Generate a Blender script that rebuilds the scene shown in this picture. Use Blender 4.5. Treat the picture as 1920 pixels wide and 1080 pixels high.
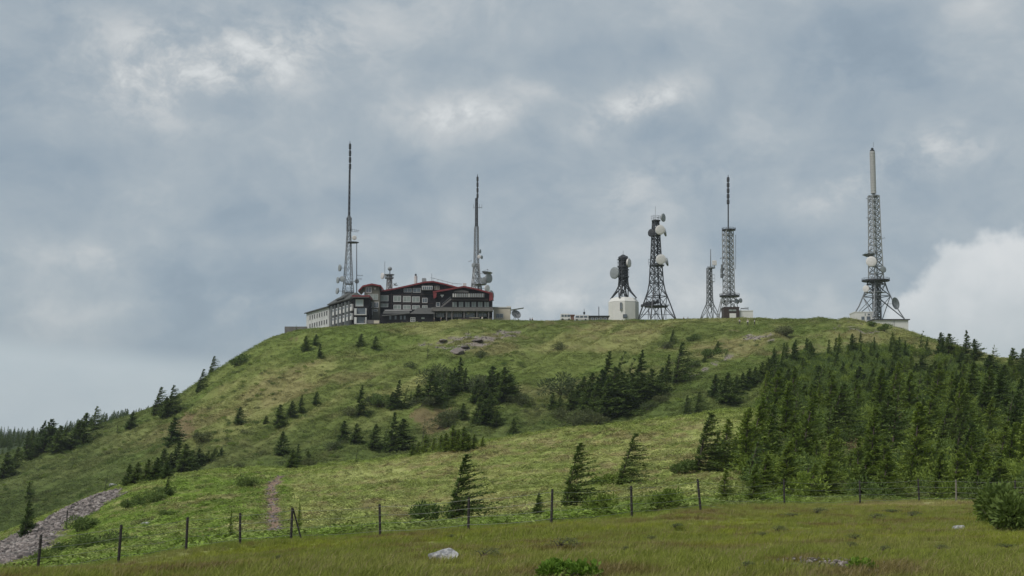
import bpy, bmesh, math, random
import numpy as np
from mathutils import Vector, Matrix, noise as mnoise

R = math.radians
scene = bpy.context.scene
for o in list(bpy.data.objects):
    bpy.data.objects.remove(o)
COL = scene.collection
random.seed(7)
RNG = np.random.default_rng(7)

# ------------------------------------------------------------------ camera
FPX = 2667.0                      # focal length in pixels of a 1920 px wide frame (50 mm on 36 mm)
PITCH = R(6.6)
CAMZ = 1.65
cp, sp = math.cos(PITCH), math.sin(PITCH)
cam_d = bpy.data.cameras.new('camera')
cam_d.lens = 50.0; cam_d.sensor_width = 36.0
cam_d.clip_start = 0.1; cam_d.clip_end = 20000
cam = bpy.data.objects.new('camera', cam_d); COL.objects.link(cam)
cam.location = (0, 0, CAMZ); cam.rotation_euler = (R(90) + PITCH, 0, 0)
scene.camera = cam

# ------------------------------------------------------------------ sun, exposure
SUN_EL, SUN_AZ = R(52), R(-50)    # azimuth from +Y towards +X
sun_d = bpy.data.lights.new('sun', 'SUN'); sun_d.energy = 1.5; sun_d.angle = R(22)
sun_d.color = (1.0, 0.96, 0.9)
sun = bpy.data.objects.new('sun', sun_d); COL.objects.link(sun)
SUN_AZ = R(-135)
sdir = Vector((math.sin(SUN_AZ) * math.cos(SUN_EL), math.cos(SUN_AZ) * math.cos(SUN_EL), math.sin(SUN_EL)))
sun.rotation_euler = (-sdir).to_track_quat('-Z', 'Y').to_euler()
scene.view_settings.view_transform = 'Standard'
scene.view_settings.look = 'None'
scene.view_settings.gamma = 1.0
EXPO = 0.80
scene.view_settings.exposure = EXPO
scene.view_settings.use_curve_mapping = False

# ------------------------------------------------------------------ overcast sky
world = bpy.data.worlds.new('World'); scene.world = world; world.use_nodes = True
wn, wl = world.node_tree.nodes, world.node_tree.links
for n in list(wn): wn.remove(n)

class NT:
    """small helper to write node maths"""
    def __init__(s, nodes, links): s.n, s.l = nodes, links
    def _in(s, sock, v):
        if hasattr(v, 'is_output') or isinstance(v, bpy.types.NodeSocket): s.l.new(v, sock)
        elif v is not None: sock.default_value = v
    def m(s, op, a=None, b=None, c=None, clamp=False):
        n = s.n.new('ShaderNodeMath'); n.operation = op; n.use_clamp = clamp
        for i, v in enumerate((a, b, c)):
            if v is not None: s._in(n.inputs[i], v)
        return n.outputs[0]
    def vm(s, op, a=None, b=None, sc=None):
        n = s.n.new('ShaderNodeVectorMath'); n.operation = op
        if a is not None: s._in(n.inputs[0], a)
        if b is not None: s._in(n.inputs[1], b)
        if sc is not None: s._in(n.inputs['Scale'], sc)
        return n.outputs[0]
    def noise(s, vec, scale, detail=4, rough=.55, dist=0.0, col=False):
        n = s.n.new('ShaderNodeTexNoise'); s._in(n.inputs['Vector'], vec)
        n.inputs['Scale'].default_value = scale; n.inputs['Detail'].default_value = detail
        n.inputs['Roughness'].default_value = rough; n.inputs['Distortion'].default_value = dist
        return n.outputs['Color' if col else 'Fac']
    def mix(s, f, a, b, mode='MIX'):
        n = s.n.new('ShaderNodeMix'); n.data_type = 'RGBA'; n.blend_type = mode
        s._in(n.inputs[0], f); s._in(n.inputs[6], a); s._in(n.inputs[7], b)
        return n.outputs[2]
    def ramp(s, f, stops):
        n = s.n.new('ShaderNodeValToRGB'); s._in(n.inputs[0], f)
        e = n.color_ramp.elements
        while len(e) < len(stops): e.new(.5)
        for k, (p, c) in enumerate(stops):
            e[k].position = p; e[k].color = (c, c, c, 1) if not hasattr(c, '__len__') else (*c, 1)
        return n.outputs[0]
    def sstep(s, v, a, b, lo=0.0, hi=1.0):
        n = s.n.new('ShaderNodeMapRange'); n.interpolation_type = 'SMOOTHSTEP'
        s._in(n.inputs[0], v)
        for i, x in enumerate((a, b, lo, hi)): n.inputs[i + 1].default_value = x
        return n.outputs[0]

def pix_dir(px, py):
    u = (px - 960) / FPX; v = (540 - py) / FPX
    return Vector((u, cp - v * sp, sp + v * cp)).normalized()

w = NT(wn, wl)
tc = wn.new('ShaderNodeTexCoord')
D = w.vm('NORMALIZE', tc.outputs['Generated'])
sep = wn.new('ShaderNodeSeparateXYZ'); wl.new(D, sep.inputs[0])
AZ = w.m('ARCTAN2', sep.outputs[0], sep.outputs[1])
EL = w.m('ARCSINE', sep.outputs[2])
# cloud base stretched sideways, the way a low deck looks from below
st = wn.new('ShaderNodeMapping'); wl.new(D, st.inputs[0]); st.inputs['Scale'].default_value = (1, 1, 1.35)
st.inputs['Rotation'].default_value = (0, R(-9), 0)
P = st.outputs[0]
wob = w.noise(P, 7, 5, .55, col=True)
wobv = w.vm('SCALE', w.vm('SUBTRACT', wob, (0.5, .5, .5)), sc=0.085)
Pw = w.vm('ADD', P, wobv)
nA = w.noise(Pw, 5.0, 8, .55)
nB = w.noise(Pw, 13.0, 7, .58)
nC = w.noise(P, 40.0, 5, .6)
wx = wn.new('ShaderNodeSeparateXYZ'); wl.new(wobv, wx.inputs[0])
AZw = w.m('ADD', AZ, w.m('MULTIPLY', wx.outputs[0], .55))
ELw = w.m('ADD', EL, w.m('MULTIPLY', wx.outputs[1], .30))
def blob(px, py, rx, ry, amp, rot=0.0):
    d = pix_dir(px, py); a0 = math.atan2(d.x, d.y); e0 = math.asin(d.z)
    da = w.m('SUBTRACT', AZw, a0); de = w.m('SUBTRACT', ELw, e0)
    c, s_ = math.cos(rot), math.sin(rot)
    if rot:
        ra = w.m('ADD', w.m('MULTIPLY', da, c), w.m('MULTIPLY', de, s_))
        re = w.m('SUBTRACT', w.m('MULTIPLY', de, c), w.m('MULTIPLY', da, s_))
    else: ra, re = da, de
    q = w.m('ADD', w.m('POWER', w.m('ABSOLUTE', w.m('DIVIDE', ra, rx / FPX)), 2.0),
            w.m('POWER', w.m('ABSOLUTE', w.m('DIVIDE', re, ry / FPX)), 2.0))
    g = w.m('EXPONENT', w.m('MULTIPLY', q, -1.0))
    return w.m('MULTIPLY', g, amp)
BL = [  # bright breaks (+) and heavy parts (-) of this cloud deck
    (330, 125, 230, 95, .30, .15), (600, 70, 200, 60, .14, .2), (200, 30, 160, 40, .10, 0),
    (860, 215, 130, 34, .20, .05), (1200, 190, 130, 40, .30, .40), (1010, 170, 60, 20, .14, -.2),
    (1740, 290, 130, 44, .26, .2), (1560, 380, 110, 26, .14, .5), (1250, 340, 200, 50, .12, .2),
    (300, 690, 200, 8, .08, .05), (400, 560, 300, 22, .10, .1), (120, 480, 260, 28, .08, .1),
    (1150, 560, 260, 34, .12, 0), (440, 585, 60, 14, .16, .5),
    (1330, 80, 230, 60, -.12, 0), (1660, 120, 260, 90, -.20, 0), (150, 320, 300, 60, -.13, .1),
    (380, 400, 300, 40, -.14, .1), (1450, 470, 250, 60, -.14, 0), (950, 100, 220, 34, -.08, .1),
    (520, 200, 180, 30, -.06, .2), (1780, 400, 160, 50, -.06, 0)]
acc = None
for b in BL:
    g = blob(*b)
    acc = g if acc is None else w.m('ADD', acc, g)
nD = w.noise(Pw, 16.0, 10, .66)
acc = w.m('MULTIPLY', acc, w.m('ADD', .45, w.m('MULTIPLY', w.sstep(nD, .38, .60), 1.0)))
base = w.m('ADD', w.m('MULTIPLY', w.m('SUBTRACT', nA, .5), 1.1), w.m('MULTIPLY', w.m('SUBTRACT', nB, .5), .62))
base = w.m('ADD', base, w.m('MULTIPLY', w.m('SUBTRACT', nD, .5), .34))
base = w.m('MULTIPLY', base, w.sstep(EL, .02, .12, .45, 1.0))
val = w.m('ADD', w.m('ADD', .42, base), acc)
cloud = w.ramp(val, [(0.0, (.245, .315, .385)), (.26, (.318, .392, .460)), (.48, (.420, .480, .525)), (.66, (.560, .595, .615)), (.90, (.80, .82, .82))])
# smooth pale bank low on the left, under the flat edge of the slate deck
e1 = math.asin(pix_dir(200, 668).z); e0 = math.asin(pix_dir(200, 632).z)
elb = w.m('ADD', w.m('ADD', EL, w.m('MULTIPLY', AZ, .10)), w.m('MULTIPLY', w.m('SUBTRACT', nB, .5), .012))
band = w.m('MULTIPLY', w.sstep(elb, e1 - .035, e0 - .028, 1.0, 0.0), w.sstep(AZ, -.20, -.09, 1.0, 0.0))
bandc = w.ramp(w.m('ADD', w.m('MULTIPLY', nA, .5), w.m('MULTIPLY', nB, .5)), [(.3, (.48, .56, .61)), (.7, (.57, .635, .665))])
cloud = w.mix(w.m('MULTIPLY', band, .85), cloud, bandc)
# bright cumulus standing behind the ridge on the right
cd = pix_dir(1880, 640); ca, ce = math.atan2(cd.x, cd.y), math.asin(cd.z)
wob2 = w.noise(D, 30, 6, .55, col=True); w2 = wn.new('ShaderNodeSeparateXYZ'); wl.new(wob2, w2.inputs[0])
ax = w.m('ADD', w.m('SUBTRACT', AZ, ca), w.m('MULTIPLY', w.m('SUBTRACT', w2.outputs[0], .5), .10))
ex = w.m('ADD', w.m('SUBTRACT', EL, ce), w.m('MULTIPLY', w.m('SUBTRACT', w2.outputs[1], .5), .07))
q = w.m('SQRT', w.m('ADD', w.m('POWER', w.m('ABSOLUTE', w.m('DIVIDE', ax, 225 / FPX)), 2.0), w.m('POWER', w.m('ABSOLUTE', w.m('DIVIDE', ex, 190 / FPX)), 2.0)))
cum = w.sstep(q, .80, 1.06, 1.0, 0.0)
cumshade = w.m('ADD', w.m('MULTIPLY', w.sstep(ex, -.05, .065), .55), w.m('MULTIPLY', w.noise(D, 26, 5, .5), .5))
cumcol = w.ramp(cumshade, [(.1, (.42, .49, .53)), (.55, (.60, .64, .66)), (.9, (.82, .83, .83))])
cloud = w.mix(w.m('MULTIPLY', cum, .92), cloud, cumcol)
sky = wn.new('ShaderNodeTexSky'); sky.sky_type = 'NISHITA'; sky.sun_disc = False
sky.sun_elevation = SUN_EL; sky.sun_rotation = SUN_AZ
skyc = w.vm('SCALE', sky.outputs[0], sc=0.07)
final = w.mix(.90, skyc, cloud)
bg = wn.new('ShaderNodeBackground'); wl.new(final, bg.inputs[0]); bg.inputs[1].default_value = 1.0 / 2 ** EXPO
wo = wn.new('ShaderNodeOutputWorld'); wl.new(bg.outputs[0], wo.inputs[0])

# ------------------------------------------------------------------ geometry of the view
def W(px, py, d):
    """world point seen at (px, py) of a 1920x1080 frame, d metres ahead"""
    u = (px - 960) / FPX; v = (540 - py) / FPX
    y = cp - v * sp
    return Vector((u / y * d, d, CAMZ + (sp + v * cp) / y * d))
def slope(py):
    v = (540 - py) / FPX
    return (sp + v * cp) / (cp - v * sp)
def tan_az(px, py):
    v = (540 - py) / FPX
    return ((px - 960) / FPX) / (cp - v * sp)
def project(x, y, z):
    zz = z - CAMZ
    f = y * cp + zz * sp; up = -y * sp + zz * cp
    return 960 + FPX * x / f, 540 - FPX * up / f

# ------------------------------------------------------------------ terrain: profile curves (px, py, distance)
LAY = [
 [(-400,1115,20),(400,1098,20),(960,1088,20),(1500,1080,20),(2300,1072,20)],
 [(-400,1092,40),(0,1086,42),(222,1072,44),(450,1038,50),(712,1022,46),(960,1014,44),(1200,1000,44),(1500,990,46),(2300,985,46)],
 [(-400,1100,46),(0,1086,46),(70,1077,47),(222,1055,48),(349,1035,52),(450,1022,54),(545,1014,54),(712,1003,56),(878,994,54),(1034,984,53),(1184,970,57),(1312,957,58),(1471,946,74),(1613,945,78),(1793,942,80),(2300,940,80)],
 [(-400,1103,53),(0,1089,53),(222,1056,54),(450,1020,60),(545,1010,60),(712,999,63),(878,988,62),(1034,975,62),(1184,958,66),(1312,947,70),(1471,938,84),(1613,936,88),(1793,934,90),(2300,932,90)],
 [(-400,1120,85),(0,1062,85),(222,1020,82),(400,1000,82),(545,995,80),(712,986,85),(878,973,88),(1034,955,90),(1184,938,92),(1312,925,95),(1471,915,105),(1613,912,110),(1793,912,110),(2300,910,112)],
 [(-400,1100,135),(0,1035,135),(130,1005,132),(222,975,132),(400,940,132),(545,935,130),(712,925,132),(878,905,132),(1034,890,132),(1184,875,132),(1312,860,132),(1471,850,138),(1613,845,140),(1793,842,140),(2300,840,142)],
 [(-400,1080,190),(0,1008,190),(130,955,190),(230,912,190),(300,898,192),(430,882,195),(560,878,195),(760,855,195),(920,826,198),(1200,790,202),(1430,765,206),(1613,760,206),(1793,758,206),(2300,755,206)],
 [(-400,1060,232),(0,1030,232),(130,995,232),(230,958,232),(430,932,232),(560,930,235),(760,910,237),(920,880,240),(1200,838,243),(1430,790,243),(1613,742,245),(1793,740,245),(2300,738,245)],
 [(-400,980,340),(0,930,340),(200,872,340),(400,800,340),(600,752,340),(800,726,340),(1000,716,345),(1200,702,345),(1400,682,345),(1600,674,335),(1750,688,315),(1850,692,305),(1920,698,300),(2300,720,290)],
 [(-400,955,420),(0,856,420),(100,822,425),(240,782,430),(300,760,435),(340,741,440),(400,702,445),(440,676,450),(500,640,460),(540,627,465),(574,621,468),(663,615,468),(760,610,476),(900,607,485),(1130,606,490),(1300,605,490),(1450,604,488),(1590,607,480),(1680,622,450),(1750,642,420),(1850,672,380),(1920,688,360),(2300,760,340)],
]
S_ = 2400
tgrid = np.linspace(-0.56, 0.56, S_)
ker = np.exp(-0.5 * (np.arange(-60, 61) / 17.0) ** 2); ker /= ker.sum()
Zk, Dk = [], []
for li, L in enumerate(LAY):
    t = np.array([tan_az(a, b) for a, b, c in L]); s = np.array([slope(b) for a, b, c in L]); d = np.array([c for a, b, c in L], float)
    si = np.interp(tgrid, t, s); di = np.interp(tgrid, t, d)
    kk = ker if li < len(LAY) - 1 else np.exp(-0.5 * (np.arange(-60, 61) / 8.0) ** 2)
    kk = kk / kk.sum()
    sm = lambda a: np.convolve(np.pad(a, 60, mode='edge'), kk, 'valid')
    si, di = sm(si), sm(di)
    Dk.append(di); Zk.append(si * di + CAMZ)
# near the camera, and beyond the summit
Dk = [np.full(S_, -60.), np.full(S_, 3.0)] + Dk
Zk = [np.full(S_, 0.3), np.full(S_, 0.02)] + Zk
top, dtop = Zk[-1].copy(), Dk[-1].copy()
plate = np.clip((tgrid + .16) / .06, 0, 1) * np.clip((.27 - tgrid) / .07, 0, 1)
Dk.append(dtop + 70); Zk.append(top - 12 * (1 - plate) + 0.4 * plate)
Dk.append(dtop + 260); Zk.append(top * .72 - 34)
Dk.append(np.full(S_, 1600.)); Zk.append(top * .1 - 190)
Dk.append(np.full(S_, 9000.)); Zk.append(np.full(S_, -420.))
Zk, Dk = np.array(Zk), np.array(Dk)
hh = np.diff(Dk, axis=0); dl = np.diff(Zk, axis=0) / hh
Mk = np.zeros_like(Zk)
same = (dl[:-1] * dl[1:]) > 0
w1 = 2 * hh[1:] + hh[:-1]; w2_ = hh[1:] + 2 * hh[:-1]
with np.errstate(divide='ignore', invalid='ignore'):
    hm = (w1 + w2_) / (w1 / dl[:-1] + w2_ / dl[1:])
Mk[1:-1] = np.where(same, hm, 0); Mk[0] = dl[0]; Mk[-1] = dl[-1]

# numpy value noise
_perm = np.random.default_rng(3).random((512, 512)).astype(np.float64)
def vnoise(x, y):
    xi = np.floor(x).astype(int); yi = np.floor(y).astype(int)
    fx = x - xi; fy = y - yi
    fx = fx * fx * (3 - 2 * fx); fy = fy * fy * (3 - 2 * fy)
    g = lambda a, b: _perm[a & 511, b & 511]
    return (g(xi, yi) * (1 - fx) + g(xi + 1, yi) * fx) * (1 - fy) + (g(xi, yi + 1) * (1 - fx) + g(xi + 1, yi + 1) * fx) * fy
def fbm(x, y, sc, octv=4, rough=.5, seed=0):
    a, tot, out = 1.0, 0.0, 0.0
    x = x / sc + 17.3 * seed; y = y / sc + 9.7 * seed
    for k in range(octv):
        out = out + a * vnoise(x, y); tot += a; a *= rough; x = x * 2.03 + 5.1; y = y * 2.03 + 1.7
    return out / tot
def sst(v, a, b):
    q = np.clip((v - a) / (b - a), 0, 1); return q * q * (3 - 2 * q)

def H(x, y, relief=True):
    x = np.atleast_1d(np.asarray(x, float)); y = np.atleast_1d(np.asarray(y, float))
    r = np.hypot(x, y); az = np.arctan2(x, y)
    azc = np.clip(az, R(-28), R(28)); t = np.tan(azc)
    d = r * np.cos(azc)
    ti = (t - tgrid[0]) / (tgrid[1] - tgrid[0]); i0 = np.clip(ti.astype(int), 0, S_ - 2); f = ti - i0
    g = lambda A, k: A[k, i0] * (1 - f) + A[k, i0 + 1] * f
    K = Zk.shape[0]
    seg = np.zeros(len(d), int)
    for k in range(1, K - 1): seg = np.where(d >= g(Dk, k), k, seg)
    d0, d1 = g(Dk, seg), g(Dk, seg + 1)
    z0, z1, m0, m1 = g(Zk, seg), g(Zk, seg + 1), g(Mk, seg), g(Mk, seg + 1)
    h = d1 - d0; u = np.clip((d - d0) / h, 0, 1)
    z = (2*u**3 - 3*u**2 + 1) * z0 + (u**3 - 2*u**2 + u) * h * m0 + (-2*u**3 + 3*u**2) * z1 + (u**3 - u**2) * h * m1
    side = sst(np.abs(az), R(29), R(80))
    z = z * (1 - side) + (-.02 * np.minimum(r, 4000)) * side
    if relief:
        n1 = fbm(x, y, 2.6, 3, .5, 1) - .5
        n2 = fbm(x, y, 16, 3, .5, 2) - .5
        near = 1 - sst(d, 60, 110)
        z = z + near * n1 * .22 * sst(d, 3, 12)
        hill = sst(d, 225, 275) * (1 - sst(d, dtop[i0] - 50, dtop[i0] - 8))
        mid = sst(d, 62, 90)
        z = z + mid * (1 - sst(d, dtop[i0] - 40, dtop[i0] - 5)) * (n2 * 1.5 + (fbm(x, y, 5, 3, .55, 5) - .5) * .5)
        # wind and slump ridges running up the hill
        uu = x * .944 - y * .33; vv = x * .33 + y * .944
        rid = 1 - np.abs(fbm(uu + 3 * (fbm(x, y, 25, 2, .5, 8) - .5), vv * .16, 7.0, 2, .5, 4) * 2 - 1)
        rid = rid * .6 + .4 * (1 - np.abs(fbm(uu + 2 * (fbm(x, y, 12, 2, .5, 9) - .5), vv * .12, 3.4, 2, .5, 6) * 2 - 1))
        z = z + hill * (rid - .6) * 3.2
    return z
def h1(x, y): return float(H([x], [y])[0])

def ray_ground(px, py, dmin=16., dmax=700.):
    """where the line of sight through a pixel first meets the ground"""
    ds = np.geomspace(dmin, dmax, 900)
    t = tan_az(px, py); s = slope(py)
    z = H(ds * t, ds); zr = CAMZ + ds * s
    hit = np.nonzero(z >= zr)[0]
    if len(hit) == 0:
        k = int(np.argmin(zr - z)); return ds[k] * t, ds[k], z[k]
    k = hit[0]
    return ds[k] * t, ds[k], float(z[k])

# ------------------------------------------------------------------ ground cover zones and colours
def seg_dist(px, py, pts):
    best = np.full(px.shape, 1e9)
    for (x0, y0), (x1, y1) in zip(pts[:-1], pts[1:]):
        dx, dy = x1 - x0, y1 - y0
        u = np.clip(((px - x0) * dx + (py - y0) * dy) / (dx * dx + dy * dy), 0, 1)
        best = np.minimum(best, np.hypot(px - x0 - u * dx, py - y0 - u * dy))
    return best
def in_poly(px, py, poly):
    inside = np.zeros(px.shape, bool); n = len(poly)
    for i in range(n):
        x0, y0 = poly[i]; x1, y1 = poly[(i + 1) % n]
        c = ((y0 > py) != (y1 > py)) & (px < (x1 - x0) * (py - y0) / ((y1 - y0) if y1 != y0 else 1e-9) + x0)
        inside ^= c
    return inside
def world_poly(pts, dmin=16, dmax=700):
    return [ray_ground(a, b, dmin, dmax)[:2] for a, b in pts]
PATH_PX = [(524, 893), (508, 915), (512, 945), (510, 975), (518, 1004)]
PATH_W = world_poly(PATH_PX, 64, 220)
SCREE_W = world_poly([(232, 917), (212, 918), (135, 943), (76, 979), (37, 996), (0, 1020), (-120, 1060), (-120, 1090), (0, 1072), (45, 1056), (98, 1032), (130, 988), (172, 962), (230, 930)], 58, 230)
OUT_W = [world_poly(p, 240, 520) for p in (
    [(770, 642), (810, 632), (870, 625), (930, 618), (985, 618), (975, 630), (930, 640), (880, 655), (850, 668), (838, 655), (800, 648)],
    [(1290, 700), (1330, 682), (1362, 662), (1385, 655), (1370, 672), (1330, 694), (1300, 712)],
    [(1382, 630), (1420, 626), (1462, 632), (1455, 642), (1410, 640), (1385, 638)],
    [(1560, 606), (1600, 603), (1640, 614), (1660, 622), (1610, 622), (1575, 616)])]
BARE_W = [world_poly(p, 120, 420) for p in (
    [(1575, 825), (1600, 818), (1625, 830), (1610, 850), (1580, 850)], [(1650, 775), (1690, 768), (1695, 800), (1660, 805)],
    [(770, 772), (850, 765), (848, 800), (800, 812)], [(340, 775), (372, 795), (360, 830), (332, 815)], [(525, 622), (575, 616), (572, 632), (530, 640)],
    [(1360, 612), (1420, 604), (1400, 612), (1370, 618)])]

FOREST_PX = [(1428,765),(1440,715),(1452,668),(1500,645),(1560,640),(1640,632),(1700,652),(1760,668),(1850,696),(1930,712),(2120,740),(2120,941),(1480,941),(1398,928),(1392,890),(1425,850)]
def zone_weights(x, y, z):
    d = y
    pathd = seg_dist(x, y, PATH_W) + (fbm(x, y, 1.0, 2, .5, 11) - .5) * 1.3
    wob = (fbm(x, y, 3.0, 3, .6, 12) - .5) * 3.5
    path = 1 - sst(pathd, .45, .8)
    scree = in_poly(x + wob, y + wob * 1.5, SCREE_W).astype(float)
    rock = np.zeros_like(x)
    for p in OUT_W: rock = np.maximum(rock, in_poly(x + wob, y + wob * 2, p) * (fbm(x, y, 4, 3, .6, 14) > .54))
    bare = np.zeros_like(x)
    for p in BARE_W: bare = np.maximum(bare, in_poly(x + wob, y + wob * 2, p).astype(float))
    return path, scree, rock, bare
def lerp(a, b, f): return a + (b - a) * f[:, None]
def tint(x, y, z):
    """albedo of the ground cover at a place (linear rgb)"""
    c = lambda *v: np.array(v, float)
    n1 = fbm(x, y, 7, 4, .55, 21); n2 = fbm(x, y, 2.0, 3, .5, 22); n3 = fbm(x, y, 30, 3, .5, 23)
    uu = x * .944 - y * .33; vv = (x * .33 + y * .944)
    n4 = fbm(uu, vv * .2, 9, 4, .55, 24)
    d = y
    meadow = lerp(c(.235, .255, .085), c(.300, .280, .130), sst(n1, .44, .62))
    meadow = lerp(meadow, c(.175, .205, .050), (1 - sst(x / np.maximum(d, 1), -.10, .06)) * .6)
    meadow = lerp(meadow, c(.170, .210, .032), sst(n3, .5, .62) * .75)
    meadow = lerp(meadow, c(.155, .110, .055), sst(n2, .56, .72) * .7)
    meadow = lerp(meadow, c(.210, .245, .030), sst(fbm(x, y, 3.2, 3, .55, 29), .58, .70) * .7)
    green = lerp(c(.155, .225, .034), c(.190, .240, .06), sst(n2, .35, .65))
    sasa = lerp(c(.305, .325, .112), c(.240, .280, .078), sst(n1, .4, .6))
    sasa = lerp(sasa, c(.275, .215, .115), sst(n3 * .35 + n2 * .65, .51, .64) * .6)
    hill = lerp(c(.140, .172, .045), c(.240, .248, .088), sst(n4, .38, .60))
    hill = lerp(hill, c(.235, .195, .095), sst(n1 * .5 + n3 * .5, .54, .66) * .55)
    hill = lerp(hill, c(.125, .175, .036), sst(fbm(x, y, 45, 3, .5, 27), .50, .62) * .65)
    col = meadow
    # beyond the fence a lush green strip, then bamboo grass, then the big hill
    ft = np.interp(x / np.maximum(y, 1), tgrid, Dk[4])
    col = lerp(col, green, sst(d, ft - 2, ft + 4))
    wl_ = sst(x / np.maximum(d, 1), -.158, -.150)      # left of the path it stays green
    sas = sst(d + (n1 - .5) * 14, ft + 12, ft + 30)
    col = lerp(col, lerp(lerp(green, sasa, sst(n2 * .6 + n1 * .4, .46, .58) * .75), sasa, wl_), sas)
    col = lerp(col, lerp(green, c(.215, .245, .060), n1), sst(d, 172, 190))
    low = (1 - sst(d, 265 + 30 * n3, 330 + 40 * n3)) * (1 - sst(x / np.maximum(d, 1), .12, .22) * .8)
    hill = lerp(hill, lerp(c(.075, .115, .028), c(.115, .140, .042), n1), low * .75)
    hill = lerp(hill, lerp(c(.080, .120, .030), c(.11, .13, .042), n1), (1 - sst(x / np.maximum(d, 1), -.32, -.19)) * .85)
    col = lerp(col, hill, sst(d, 203, 216))
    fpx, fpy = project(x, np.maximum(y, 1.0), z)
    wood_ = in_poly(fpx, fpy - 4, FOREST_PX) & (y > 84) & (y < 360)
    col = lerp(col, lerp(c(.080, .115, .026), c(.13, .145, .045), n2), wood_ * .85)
    pa, sc, ro, ba = zone_weights(x, y, z)
    dirt = lerp(c(.18, .12, .085), c(.28, .20, .15), n2)
    stone = lerp(c(.15, .12, .105), c(.30, .26, .24), n2)
    dry = lerp(c(.17, .11, .075), c(.19, .16, .07), n2)
    col = lerp(col, dry, ba * .8)
    col = lerp(col, dirt, pa); col = lerp(col, stone * .35, sc); col = lerp(col, stone, ro * .9)
    far = sst(d, 700, 1100)
    col = lerp(col, c(.045, .06, .03), far)
    return np.clip(col, 0, 1)

# ------------------------------------------------------------------ object helpers
def tag(o, label=None, cat=None, group=None, kind=None):
    if label: o['label'] = label
    if cat: o['category'] = cat
    if group: o['group'] = group
    if kind: o['kind'] = kind
    return o
def mesh_np(name, verts, faces_list, mat=None, smooth=False):
    """faces_list: numpy array (F,3|4) or list of lists"""
    me = bpy.data.meshes.new(name)
    me.from_pydata(verts.tolist() if hasattr(verts, 'tolist') else verts, [], faces_list.tolist() if hasattr(faces_list, 'tolist') else faces_list)
    if mat: me.materials.append(mat)
    if smooth: me.polygons.foreach_set('use_smooth', [True] * len(me.polygons))
    return me
def fast_mesh(name, V, F, mat=None, smooth=False):
    me = bpy.data.meshes.new(name)
    V = np.asarray(V, np.float32); F = np.asarray(F, np.int32); k = F.shape[1]
    me.vertices.add(len(V)); me.vertices.foreach_set('co', V.ravel())
    me.loops.add(F.size); me.loops.foreach_set('vertex_index', F.ravel())
    me.polygons.add(len(F)); me.polygons.foreach_set('loop_start', np.arange(len(F), dtype=np.int32) * k)
    if smooth: me.polygons.foreach_set('use_smooth', np.ones(len(F), bool))
    if mat: me.materials.append(mat)
    me.update(calc_edges=True)
    return me
def link(name, me, parent=None, loc=None):
    o = bpy.data.objects.new(name, me); COL.objects.link(o)
    if parent is not None: o.parent = parent
    if loc is not None: o.location = loc
    return o
def empty(name, loc, label=None, cat=None, group=None, rz=0):
    o = bpy.data.objects.new(name, None); COL.objects.link(o); o.location = loc; o.rotation_euler = (0, 0, rz)
    o.empty_display_size = .5
    return tag(o, label, cat, group)

MATS = {}
def newmat(name):
    m = bpy.data.materials.new(name); m.use_nodes = True
    nt = m.node_tree; b = nt.nodes['Principled BSDF']; k = NT(nt.nodes, nt.links)
    MATS[name] = m
    return m, k, b, nt
def plain(name, col, rough=.6, metal=0.0, var=.12, nscale=1.5, bump=0.0, spec=.4):
    m, k, b, nt = newmat(name)
    g = nt.nodes.new('ShaderNodeNewGeometry')
    n = k.noise(g.outputs['Position'], nscale, 5, .6)
    n2 = k.noise(g.outputs['Position'], nscale * 7, 4, .6)
    f = k.m('ADD', k.m('MULTIPLY', n, .7), k.m('MULTIPLY', n2, .3))
    lo = tuple(c * (1 - var * 1.6) for c in col); hi = tuple(min(1, c * (1 + var)) for c in col)
    nt.links.new(k.ramp(f, [(.3, lo), (.7, hi)]), b.inputs['Base Color'])
    b.inputs['Roughness'].default_value = rough; b.inputs['Metallic'].default_value = metal
    b.inputs['Specular IOR Level'].default_value = spec
    if bump:
        bn = nt.nodes.new('ShaderNodeBump'); bn.inputs['Strength'].default_value = bump; bn.inputs['Distance'].default_value = .05
        nt.links.new(n2, bn.inputs['Height']); nt.links.new(bn.outputs[0], b.inputs['Normal'])
    return m

# ground material: colour carried by the ground itself, with fine grain on top
m, k, b, nt = newmat('ground_cover'); M_GROUND = m
at = nt.nodes.new('ShaderNodeAttribute'); at.attribute_name = 'tint'
geo = nt.nodes.new('ShaderNodeNewGeometry')
n = k.noise(geo.outputs['Position'], 2.2, 6, .65); n2 = k.noise(geo.outputs['Position'], .35, 5, .6)
f = k.m('ADD', k.m('MULTIPLY', n, .6), k.m('MULTIPLY', n2, .4))
mul = k.ramp(f, [(.34, .85), (.66, 1.15)])
nt.links.new(k.mix(1.0, at.outputs['Color'], mul, 'MULTIPLY'), b.inputs['Base Color'])
b.inputs['Roughness'].default_value = .95; b.inputs['Specular IOR Level'].default_value = .1
bn = nt.nodes.new('ShaderNodeBump'); bn.inputs['Strength'].default_value = .8; bn.inputs['Distance'].default_value = .25
nt.links.new(f, bn.inputs['Height']); nt.links.new(bn.outputs[0], b.inputs['Normal'])

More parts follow.
